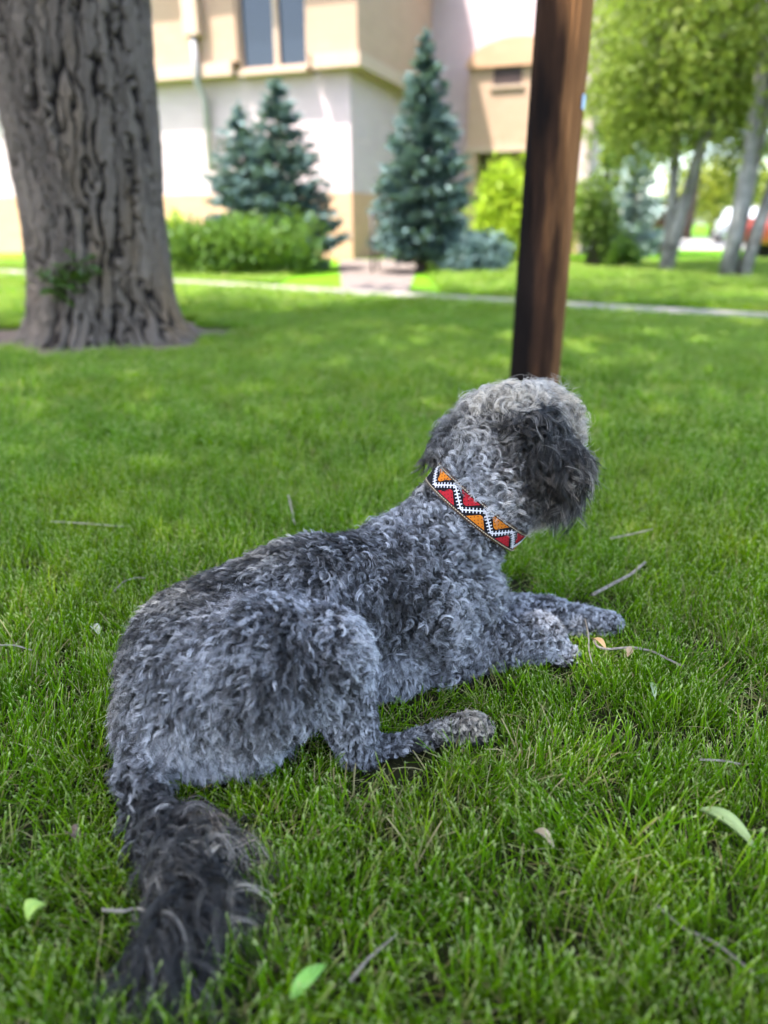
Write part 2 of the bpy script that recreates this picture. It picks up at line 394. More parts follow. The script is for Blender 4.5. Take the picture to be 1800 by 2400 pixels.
q = P(1465, 640, 14.0); shrub('round_shrub', (q[0], 14.2, 0), .42, .4, .62, 'small rounded green shrub below the silver spruce', M_junip, 2200, (.08, .04), 10)
q = P(1470, 600, 18.0); spruce('silver_spruce', (q[0], 18.0, 0), P(1470, 330, 18)[2], 1.0, 'pale silver spruce between the pole and the white trunks', ((0, 0, 1.0),), M_spruce2, .9)
q = P(1535, 600, 22); shrub('brown_shrub', (q[0], 22, 0), .8, .7, 1.6, 'reddish brown shrub left of the leaning white trunks', plain('brown_leaves', (0.22, 0.10, 0.06), .8, .3, 9), 1500, (.14, .07), 9)

def birch(name, base, stems, crown, label, leaf_n, leaf=(.16, .11), mat=None, cat='tree', hang=0.35):
    t = empty(name, base); tag(t, label, cat)
    for st in stems:
        pts = np.array([(x, y, z) for x, y, z, r in st]); rr = [r for *_, r in st]
        MB().tube(pts, rr, 10).build('trunk', M_birch, t, True)
    C = []; br = MB()
    for (cx, cy_, cz, rx, ry, rz, share) in crown:
        m = int(leaf_n * share); ncl = max(6, m // 45)
        cc = rdir(ncl) * (rng.random((ncl, 1)) ** .4) * V(rx, ry, rz) + V(cx, cy_, cz)
        k = 45
        p = cc[:, None, :] + rng.normal(size=(ncl, k, 3)) * V(.20, .20, .42) + V(0, 0, -hang) * rng.random((ncl, k, 1)) ** 1.5
        C.append(p.reshape(-1, 3))
        for b in cc[:: max(1, ncl // 18)]:
            top = np.array(stems[len(stems) // 2][-1][:3])
            br.tube([tuple(top * V(1, 1, .7)), tuple((top + b) / 2 + V(0, 0, .3)), tuple(b)], [.05, .03, .012], 5)
    br.build('branch', M_birch, t, True)
    C = np.concatenate(C); C = C[C[:, 2] > .35]; m = len(C)
    link('crown', leafmesh(name + '_leaves', C, rdir(m) + V(0, 0, -.6), rdir(m) + V(0, 0, .5), rng.uniform(.7, 1.3, m) * leaf[0], rng.uniform(.7, 1.3, m) * leaf[1]), mat or M_leaf, t)
    return t
q = G(1558, 643); bx1 = V(q[0], q[1], 0)
birch('birch_tree', bx1, [[(0, 0, 0, .13), (.10, 0, .8, .11), (.42, .1, 2.4, .09), (.8, .2, 4.4, .06)], [(.02, .1, 0, .1), (.04, .2, 1.0, .085), (-.02, .3, 2.3, .07), (-.15, .4, 4.4, .05)]],
      [(-.1, .3, 4.0, 1.8, 1.6, 1.7, .55), (-.7, .2, 2.9, .9, .9, .6, .14), (1.1, .2, 2.3, .45, .5, .5, .06), (.2, .5, 6.2, 2.2, 2.0, 1.6, .25)], 'nearer leaning double white trunked birch with drooping leaves', 24000, (.105, .06))
q = G(1718, 655); bx2 = V(q[0], q[1], 0)
birch('birch_tree', bx2, [[(-.12, 0, 0, .13), (-.10, 0, .9, .105), (-.06, .1, 2.4, .09), (-.05, .2, 4.2, .06)], [(.16, .05, 0, .12), (.30, .1, .8, .10), (.62, .2, 2.2, .08), (.9, .3, 4.0, .06)], [(.02, .2, 0, .10), (.14, .3, 1.0, .08), (.24, .4, 2.4, .07), (.3, .4, 4.2, .05)]],
      [(.3, .2, 3.8, 2.0, 1.6, 1.55, .6), (1.3, 0, 2.7, .8, .8, .6, .1), (.5, .5, 6.0, 2.2, 2, 1.6, .3)], 'rightmost birch with three thick white trunks beside the red car', 24000, (.105, .06))
def bgtree(px, Y, h, r, label, mat, n=5000, leaf=(.3, .2), low=.28):
    q = P(px, 600, Y); t = empty('background_tree', (q[0], Y, 0)); tag(t, label, 'tree', 'trees behind the lawn')
    tr = MB(); tr.tube([(0, 0, 0), (.1, 0, h * .4), (0, 0, h * .8)], [r * .07, r * .05, .02], 8)
    ncl = 60; cc = rdir(ncl) * (rng.random((ncl, 1)) ** .45) * V(r, r, h * (1 - low) * .5) + V(0, 0, h * (low + (1 - low) * .5))
    for b in cc[::4]: tr.tube([(0, 0, h * .35), tuple(b)], [r * .025, .01], 5)
    tr.build('trunk', M_bark2, t, True)
    k = n // ncl; p = (cc[:, None, :] + rng.normal(size=(ncl, k, 3)) * r * .17).reshape(-1, 3); p = p[p[:, 2] > .2]; m = len(p)
    link('crown', leafmesh('bg_leaves', p, rdir(m), rdir(m) + V(0, 0, .5), rng.uniform(.7, 1.3, m) * leaf[0], rng.uniform(.7, 1.3, m) * leaf[1]), mat, t)
for a in [(1455, 20.5, 7.0, 2.0, 'slender green tree directly right of the wooden pole', M_leaf, 9000, (.13, .08), .33),
          (1420, 30, 9.5, 3.3, 'broad dark green tree right behind the end of the building', M_dkgr, 8000),
          (1600, 40, 12, 4.6, 'large green tree far behind the nearer birch', M_leaf, 8000),
          (1830, 42, 13, 5.0, 'large green tree far behind the rightmost birch', M_leaf, 8000),
          (1660, 48, 4.2, 3.4, 'low yellow green tree across the street between the birches', M_yel, 4000, (.3, .2), .1),
          (1400, 52, 12, 5, 'distant green tree in the gap right of the building', M_leaf, 5000),
          (2150, 38, 12, 5, 'green tree at the far right edge', M_leaf, 5000),
          (2550, 44, 13, 6, 'broad green tree beyond the street far to the right', M_leaf, 6000),
          (1900, 58, 5.0, 6, 'low distant tree right of the street', M_yel, 4000, (.35, .25), .1)]:
    bgtree(*a)

# ------------------------------------------------------------------ parked cars
def car(base, rz, col, label):
    t = empty('parked_car', base, rz); tag(t, label, 'car')
    prof = [(-2.15, .35), (-2.2, .75), (-2.05, .95), (-1.5, 1.0), (-.95, 1.42), (.55, 1.45), (1.2, 1.02), (2.0, .9), (2.2, .65), (2.15, .32)]
    m = len(prof); rings = []
    for y, sx in ((-.86, .97), (-.8, 1.0), (.8, 1.0), (.86, .97)):
        rings += [(x * sx, y * (1 if z < 1.02 else .84), .35 + (z - .35) * (.96 + .04 * (abs(y) < .85))) for x, z in prof]
    f = [(r * m + i, r * m + (i + 1) % m, (r + 1) * m + (i + 1) % m, (r + 1) * m + i) for r in range(3) for i in range(m)] + [tuple(range(m))[::-1], tuple(range(3 * m, 4 * m))]
    t_ = NT('car_paint'); t_.b.inputs['Coat Weight'].default_value = .6
    bevel(link('body', mesh('car_body', rings, f, True), t_.fin(col, .35), t), .05, 2)
    for s in (-1, 1):
        for x0, x1 in ((-.92, -.25), (-.2, .5)):
            MB().add([], []); mb = MB(); yy = s * .80
            mb.add([(x0 - (.3 if x0 < -.9 else 0), yy, 1.02), (x1 + (.35 if x1 > .4 else 0), yy, 1.02), (x1, s * .735, 1.38), (x0, s * .735, 1.38)], [(0, 1, 2, 3)])
            o = mb.build('side_window', M_glass, t); sm = o.modifiers.new('s', 'SOLIDIFY'); sm.thickness = .02; sm.offset = 0
        for x in (-1.35, 1.35):
            wo = MB().tube([(x, s * .68, .33), (x, s * .88, .33)], .33, 20).build('wheel', M_iron, t)
            MB().tube([(x, s * .885, .33), (x, s * .90, .33)], .2, 14).build('rim', M_pipe, wo)
        MB().box((2.12, s * .62, .72), (.08, .18, .07)).build('headlight', M_trim, t)
q = P(1790, 600, 19.0); car((q[0] + 1.75, 19.0, 0), math.radians(4), (0.24, 0.035, 0.03), 'red parked car at the right edge behind the birch trunks')
q = P(1690, 580, 34); car((q[0] + .6, 34, 0), math.radians(70), (0.45, 0.46, 0.48), 'white parked car on the street between the birches')

# ================================================================== BIG TREE
def worley(u, v, nu, seed, jit=0.9):
    """distance to nearest and second nearest feature point on a grid that wraps in u"""
    r2 = np.random.default_rng(seed); NVg = 256
    jx, jy, hid = r2.random((nu, NVg)), r2.random((nu, NVg)), r2.random((nu, NVg))
    iu, iv = np.floor(u).astype(int), np.floor(v).astype(int)
    f1 = np.full(u.shape, 9.); f2 = np.full(u.shape, 9.); idv = np.zeros(u.shape)
    for a in (-1, 0, 1):
        for b in (-1, 0, 1):
            cu, cv = iu + a, iv + b
            px_ = cu + .5 + (jx[cu % nu, cv % NVg] - .5) * jit; py_ = cv + .5 + (jy[cu % nu, cv % NVg] - .5) * jit
            d = np.hypot(u - px_, v - py_); hh = hid[cu % nu, cv % NVg]
            n1 = d < f1; f2 = np.where(n1, f1, np.minimum(f2, d)); idv = np.where(n1, hh, idv); f1 = np.where(n1, d, f1)
    return f1, f2, idv
def vnoise(u, v, nu, seed):
    r2 = np.random.default_rng(seed); g_ = r2.random((nu, 512)); iu, iv = np.floor(u).astype(int), np.floor(v).astype(int); fu, fv = u - iu, v - iv
    fu = fu * fu * (3 - 2 * fu); fv = fv * fv * (3 - 2 * fv); g4 = lambda a, b: g_[(iu + a) % nu, (iv + b) % 512]
    return (g4(0, 0) * (1 - fu) + g4(1, 0) * fu) * (1 - fv) + (g4(0, 1) * (1 - fu) + g4(1, 1) * fu) * fv
TRX, TRY = P(226, 600, 5.75)[0] + .02, 5.75
TZ = 6.0
def trunk_radius(z, th):
    r = 0.455 + 0.05 * np.clip(z - 1.0, 0, 1.5) + 0.10 * np.exp(-np.maximum(z, 0) / .14) + 0.05 * np.exp(-np.maximum(z, 0) / .5)
    lob = 1 + np.exp(-z / .35) * (.14 * np.cos(3 * th + .6) + .10 * np.cos(5 * th + 2.0)) + .03 * np.cos(2 * th + z * .5) + .02 * np.cos(4 * th - z * .8)
    return r * lob
def crown_over(t, tr, cen, rad, zc, z0, ncl, lobes=()):
    lim = MB()
    for k in range(9):
        a = k * 2 * math.pi / 9 + .3; d = V(math.cos(a), math.sin(a), 0)
        e = d * rad[0] * .75 * (1 + .15 * math.sin(k * 2.3)) + cen + V(0, 0, zc - .6 + 1.2 * math.sin(k * 1.7))
        lim.tube([(0, 0, z0), tuple(d * .7 + cen * .15 + V(0, 0, z0 + 2)), tuple(d * 2.0 + cen * .5 + V(0, 0, (z0 + zc) / 2 + 1)), tuple(e)], [.4, .34, .22, .06], 9)
    lim.build('limb', M_bark2, tr, True)
    cl = rdir(ncl) * (rng.random((ncl, 1)) ** .42) * V(*rad) + cen + V(0, 0, zc)
    for (lx, ly, lr, ln) in lobes: cl = np.concatenate([cl, rdir(ln) * (rng.random((ln, 1)) ** .42) * V(lr, lr, 1.8) + V(lx, ly, zc - .5)])
    p = (cl[:, None, :] + rng.normal(size=(len(cl), 46, 3)) * V(.6, .6, .4)).reshape(-1, 3); m_ = len(p)
    link('crown', leafmesh('tree_leaves', p, rdir(m_), rdir(m_) + V(0, 0, 1.0), rng.uniform(.8, 1.3, m_) * .27, rng.uniform(.8, 1.3, m_) * .21), M_leaf, t)
def big_tree():
    t = empty('old_tree', (TRX, TRY, 0)); tag(t, 'huge old tree with deeply furrowed grey bark at left', 'tree')
    nth, nz = 420, 560
    zz = np.concatenate([np.linspace(-.05, 2.6, 470), np.linspace(2.62, TZ, 90)])
    th = np.linspace(0, 2 * np.pi, nth, endpoint=False)
    T, Z = np.meshgrid(th, zz)
    u01 = T / (2 * np.pi)
    w1 = vnoise(u01 * 10, Z * 1.1, 10, 1) - .5; w2 = vnoise(u01 * 36, Z * 4.5, 36, 2) - .5; w3 = vnoise(u01 * 90, Z * 14, 90, 3) - .5
    U = u01 * 54 + w1 * 1.8 + w2 * 1.3 + w3 * .9; Vv = Z * 1.25 + w2 * .5 + w3 * .35 + (vnoise(u01 * 10, Z * 1.2, 10, 9) - .5) * 1.5 + 20
    f1, f2, hid = worley(U, Vv, 54, 3, 1.0)
    U2 = u01 * 110 + w2 * 3 + w3 * 2.2; V2 = Z * 7 + w3 * 1.8 + w2 * 2 + 20
    g1, g2, hid2 = worley(U2, V2, 110, 5, 1.0)
    plate = np.clip((f2 - f1 - .04) / .24, 0, 1) ** .8
    fine = np.clip((g2 - g1) / .55, 0, 1)
    fib = vnoise(u01 * 260, Z * 9, 260, 6) * .6 + vnoise(u01 * 130, Z * 24, 130, 7) * .4
    depth = .5 + .9 * vnoise(u01 * 6, Z * .8, 6, 12)
    disp = .038 * plate * depth + .010 * np.clip(fine / .5, 0, 1) * (.3 + plate) + .013 * fib + .012 * (hid - .5) * plate
    R = trunk_radius(Z, T) + disp - .03
    lean = np.array([.012, .0])
    X = R * np.cos(T) + lean[0] * Z; Y = R * np.sin(T) + lean[1] * Z
    v = np.stack([X, Y, Z], -1).reshape(-1, 3)
    i, j = np.meshgrid(np.arange(nz - 1), np.arange(nth), indexing='ij'); j2 = (j + 1) % nth
    f = np.stack([i * nth + j, i * nth + j2, (i + 1) * nth + j2, (i + 1) * nth + j], -1).reshape(-1, 4)
    me = mesh('trunk', v, f, True)
    a = me.attributes.new('plate', 'FLOAT', 'POINT'); a.data.foreach_set('value', (plate * (.75 + .25 * fine)).ravel().astype(np.float32))
    a = me.attributes.new('cell', 'FLOAT', 'POINT'); a.data.foreach_set('value', (.6 * hid + .4 * hid2).ravel().astype(np.float32))
    m = NT('furrowed_bark'); pl = m.attr('plate').outputs['Fac']; ce = m.attr('cell').outputs['Fac']
    big = m.noise(m.obj(), 1.0, 4, .6, (1.6, 1.6, .5)); fine_n = m.noise(m.obj(), 1.0, 6, .7, (60, 60, 14)); moss = m.noise(m.obj(), 1.0, 3, .5, (2.2, 2.2, .7))
    top = m.mix(m.math('ADD', m.math('MULTIPLY', big, .7), m.math('MULTIPLY', ce, .4), True), (0.050, 0.036, 0.028), (0.25, 0.198, 0.155))
    top = m.mix(m.math('MULTIPLY', fine_n, .45), top, (0.10, 0.08, 0.07))
    top = m.mix(m.ramp(moss, [(.56, (0, 0, 0)), (.7, (.55, .55, .55))]), top, (0.20, 0.125, 0.06))
    c = m.mix(m.ramp(pl, [(.08, (0, 0, 0)), (.6, (1, 1, 1))]), (0.016, 0.012, 0.010), top)
    m.bump(fine_n, .7, .012); mat = m.fin(c, .92, .12)
    tr = link('trunk', me, mat, t)
    # main limbs and crown, above the picture but shading the lawn
    crown_over(t, tr, V(1.0, -.8, 0), (5.2, 5.0, 3.0), 13.0, 4.6, 75, ((-4.7, -2.7, 2.0, 45), ))
    # leafy shoot low on the bark
    sp = empty('sprout'); sp.parent = t
    lv = mesh('sprout_leaf', [(0, 0, 0), (.028, .016, .006), (.06, .02, .0), (.10, 0, -.008), (.06, -.02, 0), (.028, -.016, .006), (.05, 0, -.006)], [(0, 1, 6), (1, 2, 6), (2, 3, 6), (3, 4, 6), (4, 5, 6), (5, 0, 6)])
    lv.materials.append(M_junip)
    stm = MB()
    for (px, py) in ((80, 655), (105, 668), (135, 650), (160, 640), (178, 620), (190, 655), (205, 635), (120, 690), (150, 672)):
        q_ = P(px, py, 5.14) - V(TRX, TRY, 0)
        an = math.atan2(q_[1], q_[0]); rr = trunk_radius(np.array(q_[2]), np.array(an))
        root = V(math.cos(an) * rr * .96, math.sin(an) * rr * .96, q_[2] - .06); tip = q_ + V(0, -.02, .03)
        stm.tube([tuple(root), tuple((root + tip) / 2 + V(0, 0, .03)), tuple(tip)], [.006, .004, .002], 5)
        for j in range(9):
            o = link('leaf', lv, None, sp); s_ = .35 + .65 * j / 8
            o.location = tuple(root * (1 - s_) + tip * s_ + rng.normal(size=3) * .028)
            o.rotation_euler = (random.uniform(-.7, .7), random.uniform(-.8, .4), random.random() * 6.28); sc = random.uniform(.7, 1.2); o.scale = (sc, sc, sc)
    stm.build('twig', M_junip, sp, True)
    return t
big_tree()
def shade_tree():
    """its neighbour behind the camera, whose crown shades the dog"""
    t = empty('shade_tree', (-4.6, -4.6, 0)); tag(t, 'second old tree behind the viewer whose crown shades the dog', 'tree')
    tr = MB().tube([(0, 0, -.05), (0, 0, .25), (.05, 0, 1.2), (0, .1, 4), (.2, .3, 7)], [.75, .55, .47, .44, .38], 24).build('trunk', M_bark2, t, True)
    crown_over(t, tr, V(.9, 1.2, 0), (6.4, 5.6, 2.6), 13.0, 6.6, 350)
shade_tree()
# bare earth round the trunk
M_dirt = plain('bare_earth', (0.13, 0.095, 0.07), .95, .4, 9, .1, bump=.5)
dv = []; nd = 60
for k in range(nd):
    a = 2 * math.pi * k / nd; r = 1.02 + .10 * math.sin(3 * a + 1) + .08 * math.sin(7 * a) + (.22 if math.cos(a - 2.6) > .5 else 0)
    dv.append((TRX - .05 + r * math.cos(a), TRY + r * math.sin(a) * .95, .006))
tag(link('bare_earth', mesh('bare_earth', dv, [tuple(range(nd))]), M_dirt), 'ring of bare brown earth around the old trunk', kind='structure')

# ================================================================== WOODEN POLE
def pole():
    py_ = 3.72; cx = P(1252, 905, py_)[0]
    t = empty('wooden_pole', (cx, py_, 0)); tag(t, 'round brown wooden utility pole with dark stained lower part', 'utility pole')
    n, m = 96, 120; z = np.linspace(-.05, 7.5, m); th = np.linspace(0, 2 * np.pi, n, endpoint=False); T, Z = np.meshgrid(th, z)
    r2 = np.random.default_rng(4); crack = np.zeros_like(T)
    for _ in range(46):
        a0_, z0, L = r2.random() * 6.283, r2.random() * 3.2, r2.uniform(.3, 1.6); wd = r2.uniform(.02, .045)
        crack += np.exp(-((np.angle(np.exp(1j * (T - a0_ - .02 * np.sin(Z * 5)))) / wd) ** 2)) * np.clip(1 - ((Z - z0) / L) ** 2, 0, 1)
    R = .1285 - .003 * Z - .008 * np.clip(crack, 0, 1.2) + .0015 * np.sin(T * 7 + Z) + .002 * np.sin(T * 3 - Z * .7)
    v = np.stack([R * np.cos(T), R * np.sin(T), Z], -1).reshape(-1, 3)
    i, j = np.meshgrid(np.arange(m - 1), np.arange(n), indexing='ij'); j2 = (j + 1) % n
    f = np.stack([i * n + j, i * n + j2, (i + 1) * n + j2, (i + 1) * n + j], -1).reshape(-1, 4)
    me = mesh('pole_shaft', v, f, True)
    k = NT('shaded_creosote_wood'); o = k.obj(); grain = k.noise(o, 1.0, 6, .65, (38, 38, 1.3)); stain = k.noise(o, 1.0, 4, .6, (9, 9, 1.4)); sp = k.n('SeparateXYZ'); k.set(sp.inputs[0], o)
    wood = k.mix(grain, (0.09, 0.036, 0.013), (0.44, 0.20, 0.08))
    # left-side shade painted into the colour; creosote stain deepens near the foot
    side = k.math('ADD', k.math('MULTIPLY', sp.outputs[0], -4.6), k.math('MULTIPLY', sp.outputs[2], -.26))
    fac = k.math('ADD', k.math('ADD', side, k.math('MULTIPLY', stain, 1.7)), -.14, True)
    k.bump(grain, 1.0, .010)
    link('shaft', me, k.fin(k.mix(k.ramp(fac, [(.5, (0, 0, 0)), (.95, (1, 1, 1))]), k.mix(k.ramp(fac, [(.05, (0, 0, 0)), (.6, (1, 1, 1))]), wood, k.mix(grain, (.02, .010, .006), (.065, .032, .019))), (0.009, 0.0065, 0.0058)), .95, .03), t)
    a_ = -.62; q_ = P(1354, 237, py_ - .09)
    pt = MB(); d = V(math.cos(a_), math.sin(a_), 0); s_ = V(-d[1], d[0], 0)
    pt.box(tuple(d * .127 + V(0, 0, q_[2])), (.0025, .014, .03), [tuple(d), tuple(s_), (0, 0, 1)])
    pl_ = pt.build('tag_plate', plain('pale_blue_tag', (.45, .6, .75), .4, .1), t)
    MB().tube([tuple(d * .128 + V(0, 0, q_[2] + .022)), tuple(d * .133 + V(0, 0, q_[2] + .022))], .004, 8).build('nail', M_pipe, pl_)
pole()

# ================================================================== DOG: body surface from a smooth union of tapered limbs
DF = unit(V(.883, .469, 0)); DS = V(.469, -.883, 0); UP = V(0, 0, 1)
COLC = P(1117, 1186, 1.345)                                  # centre of the collar
_e1 = unit(P(1220, 1272, 1.345) - P(1014, 1098, 1.345))
_vd = unit(COLC - V(0, 0, CAM_H)); CN = unit(np.cross(_e1, _vd))
if CN[2] < 0: CN = -CN
CN = unit(CN - _vd * math.tan(math.radians(6))); CE1 = unit(_e1 - CN * np.dot(_e1, CN)); CE2 = np.cross(CN, CE1)
if CE2[1] > 0: CE2 = -CE2
CR1, CR2 = .113, .096
# tag, A, rA, B, rB, fur: length, curl amp, turns, lift, flow, tone
PR = []
def pr(tagn, A, ra, B, rb): PR.append((tagn, np.array(A, float), ra, np.array(B, float), rb))
pr('torso', P(480, 1540, 1.05), .125, P(720, 1412, 1.16), .117)
pr('torso', P(720, 1420, 1.16), .115, P(950, 1385, 1.27), .125)
pr('chest', P(960, 1390, 1.27), .125, P(1056, 1395, 1.31), .100)
pr('chest', P(960, 1330, 1.29), .105, COLC - CN * .10, .085)
pr('belly', P(700, 1560, 1.12), .08, P(930, 1560, 1.16), .055)
pr('neck', COLC - CN * .10 + CE1 * .012, .085, COLC + CN * .07 + CE1 * .008, .082)
pr('neck', COLC - CN * .10 - CE1 * .018, .085, COLC + CN * .07 - CE1 * .018, .082)
pr('rump', P(455, 1590, 1.0), .112, P(438, 1660, .98), .108)
pr('thigh', P(500, 1600, .985), .116, P(640, 1560, .965), .105)
pr('thigh', P(640, 1560, .965), .105, P(762, 1530, .965), .070)
pr('thigh', P(575, 1662, .965), .088, P(480, 1715, .965), .078)
pr('shin', P(765, 1540, .962), .064, P(822, 1690, .955), .038)
pr('shin', P(822, 1690, .955), .038, P(842, 1768, .952), .030)
pr('hfoot', P(842, 1772, .952), .029, P(975, 1748, .985), .018)
pr('hpaw', P(975, 1748, .985), .018, P(1095, 1716, 1.01), .028)
pr('arm', P(1000, 1440, 1.225), .085, P(1035, 1540, 1.205), .052)
pr('farm', P(1035, 1552, 1.205), .046, P(1160, 1516, 1.235), .036)
pr('farm', P(1160, 1516, 1.235), .036, P(1262, 1494, 1.258), .038)
pr('fpaw', P(1268, 1490, 1.262), .038, P(1312, 1540, 1.255), .026)
pr('farleg', P(1130, 1432, 1.35), .038, P(1285, 1440, 1.362), .031)
pr('farleg', P(1285, 1440, 1.362), .031, P(1408, 1464, 1.357), .026)
for (x, y, yy, r_) in ((1330, 1545, 1.245, .015), (1318, 1556, 1.225, .015), (1338, 1530, 1.27, .015), (1432, 1462, 1.345, .014), (1438, 1455, 1.37, .014)): pr('ftoe', P(x, y, yy), r_, P(x + 8, y + 6, yy), r_ * .85)
for (x, y, yy) in ((1120, 1700, 1.025), (1125, 1722, 1.01), (1112, 1742, .993)): pr('htoe', P(x, y, yy), .016, P(x + 10, y + 4, yy), .014)
pr('tail', P(365, 1690, .945), .044, G(330, 1815, .06), .027)
pr('tail', G(330, 1815, .06), .027, G(352, 1905, .048), .017)
pr('plume', G(360, 1925, .048), .016, G(430, 2000, .05), .017)
pr('plume', G(430, 2000, .05), .017, G(450, 2090, .05), .015)
pr('plume2', G(450, 2090, .05), .015, G(395, 2190, .05), .011)
HC = P(1172, 1060, 1.405)
pr('head', HC, .099, P(1200, 1078, 1.43), .098)
pr('crown', P(1180, 1022, 1.405), .080, P(1252, 1016, 1.43), .076)
pr('head', P(1230, 1110, 1.46), .075, P(1275, 1150, 1.53), .050)
pr('cheek', P(1160, 1125, 1.39), .075, P(1235, 1160, 1.41), .055)
pr('ear', P(1245, 1005, 1.325), .034, P(1308, 1088, 1.318), .038)
pr('ear', P(1308, 1088, 1.318), .038, P(1312, 1148, 1.335), .026)
pr('earfar', P(1092, 1030, 1.41), .040, P(1046, 1072, 1.41), .028)
FP = dict(  # length, curl amp, turns, lift, flow, tone
    torso=(.040, .0045, 1.2, .36, -DF * 1.0 - UP * .45, .37), chest=(.036, .0100, 1.35, .65, -UP * .7 - DF * .25, .50),
    belly=(.034, .004, .9, .4, -UP * 1.0 - DF * .3, .62), neck=(.030, .0082, 1.3, .6, -CN * .8 - UP * .3, .50),
    rump=(.042, .0050, 1.2, .36, -UP * .9 - DF * .5, .35), thigh=(.038, .0047, 1.2, .34, -UP * .9 - DF * .35, .48),
    shin=(.018, .0028, .9, .42, -UP * 1.0, .52), hfoot=(.011, .0022, .9, .45, DF * .8 - UP * .2, .66), hpaw=(.020, .0055, 1.1, .8, DF * .7 + UP * .1, .58), htoe=(.010, .002, .8, .5, DF, .55),
    arm=(.034, .0098, 1.35, .6, -UP * .9 + DF * .1, .50), farm=(.023, .0065, 1.3, .6, -UP * .6 + DF * .5, .57), fpaw=(.018, .0035, 1.0, .5, DF * .7 - UP * .5, .66), ftoe=(.010, .002, .8, .5, DF - UP * .3, .68),
    farleg=(.020, .0045, 1.1, .5, DF * .8 - UP * .4, .70), tail=(.030, .0065, 1.1, .45, -UP * .9 - V(0, .5, 0), .34),
    plume=(.135, .0170, 1.3, .55, V(.95, -.30, -.05), .06), plume2=(.13, .0150, .9, .40, V(.10, -.9, -.15), .08),
    head=(.040, .0105, 1.4, .72, -UP * .35, .48), crown=(.056, .0150, 1.4, .95, V(0, 0, .1), .80), cheek=(.036, .0095, 1.35, .6, -UP * .8 - CN * .2, .54),
    ear=(.062, .0090, 1.0, .22, -UP * 1.1 + V(.18, 0, 0), .25), earfar=(.060, .007, .9, .30, -UP * .9 - V(.45, 0, 0), .14))

VOX = .0075
GO = V(-.62, .50, -.03); GN = (np.array([1.16, 1.20, .68]) / VOX).astype(int) + 1
def rc_dist(p, A, ra, B, rb):
    ba = B - A; l2 = ba @ ba; t_ = np.clip(((p - A) @ ba) / l2, 0, 1)
    return np.linalg.norm(p - A - t_[..., None] * ba, axis=-1) - (ra + (rb - ra) * t_)
def build_sdf():
    ax = [GO[i] + VOX * np.arange(GN[i]) for i in range(3)]
    F = np.full(tuple(GN), 1.0, np.float32)
    for (tn, A, ra, B, rb) in PR:
        lo = np.minimum(A - ra, B - rb) - .12; hi = np.maximum(A + ra, B + rb) + .12
        i0 = np.clip(((lo - GO) / VOX).astype(int), 0, GN - 1); i1 = np.clip(((hi - GO) / VOX).astype(int) + 1, 1, GN)
        X, Y, Z = np.meshgrid(*[ax[i][i0[i]:i1[i]] for i in range(3)], indexing='ij')
        d = rc_dist(np.stack([X, Y, Z], -1), A, ra, B, rb)
        sl_ = tuple(slice(i0[i], i1[i]) for i in range(3)); cur = F[sl_]
        k = .022 if tn not in ('thigh', 'shin', 'plume', 'plume2') else .012
        h = np.clip(.5 + .5 * (cur - d) / k, 0, 1)
        F[sl_] = cur * (1 - h) + d * h - k * h * (1 - h)
    zg = ax[2][None, None, :]
    return np.maximum(F, (.012 - zg).astype(np.float32))       # flat where it rests on the ground
SDF = build_sdf()
def sdf(p):
    q = (p - GO) / VOX; q = np.clip(q, 0, GN - 1.001); i = q.astype(int); f = q - i; r = 0
    for a in (0, 1):
        for b in (0, 1):
            for c_ in (0, 1):
                wgt = (f[..., 0] if a else 1 - f[..., 0]) * (f[..., 1] if b else 1 - f[..., 1]) * (f[..., 2] if c_ else 1 - f[..., 2])
                r = r + wgt * SDF[i[..., 0] + a, i[..., 1] + b, i[..., 2] + c_]
    return r
def sgrad(p, e=.008):
    return unit(np.stack([sdf(p + V(*(e * (j == i) for j in range(3)))) - sdf(p - V(*(e * (j == i) for j in range(3)))) for i in range(3)], -1))
def surface_nets(F):
    s = F < 0; cor = [(a, b, c_) for a in (0, 1) for b in (0, 1) for c_ in (0, 1)]; n = [x - 1 for x in F.shape]
    sub = lambda A, o: A[o[0]:o[0] + n[0], o[1]:o[1] + n[1], o[2]:o[2] + n[2]]
    cnt = sum(sub(s, o).astype(np.int8) for o in cor); act = (cnt > 0) & (cnt < 8)
    idx = np.full(act.shape, -1, np.int64); cells = np.argwhere(act); idx[act] = np.arange(len(cells))
    acc = np.zeros((len(cells), 3)); num = np.zeros(len(cells))
    for o1 in cor:
        for k in range(3):
            if o1[k]: continue
            o2 = tuple(o1[j] + (j == k) for j in range(3))
            fa = F[tuple((cells + o1).T)]; fb = F[tuple((cells + o2).T)]; m = (fa < 0) != (fb < 0)
            t_ = np.where(m, fa / (fa - fb + 1e-12), 0); pt = np.array(o1) + 0. * cells; pt[:, k] += t_
            acc += pt * m[:, None]; num += m
    v = GO + VOX * (cells + acc / num[:, None]); faces = []
    for k in range(3):
        a, b = (k + 1) % 3, (k + 2) % 3
        o = [0, 0, 0]; o[k] = 1
        s0 = s[:s.shape[0] - o[0], :s.shape[1] - o[1], :s.shape[2] - o[2]]; s1 = s[o[0]:, o[1]:, o[2]:]
        e = np.argwhere(s0 != s1); e = e[(e[:, a] > 0) & (e[:, b] > 0) & (e[:, a] < n[a]) & (e[:, b] < n[b]) & (e[:, k] < n[k])]
        fl = s[tuple(e.T)]
        def cell(da, db):
            q = e.copy(); q[:, a] -= da; q[:, b] -= db; return idx[tuple(q.T)]
        qd = np.stack([cell(1, 1), cell(0, 1), cell(0, 0), cell(1, 0)], 1)
        qd[~fl] = qd[~fl][:, ::-1]; faces.append(qd)
    return v, np.concatenate(faces)
dog_v, dog_f = surface_nets(SDF)
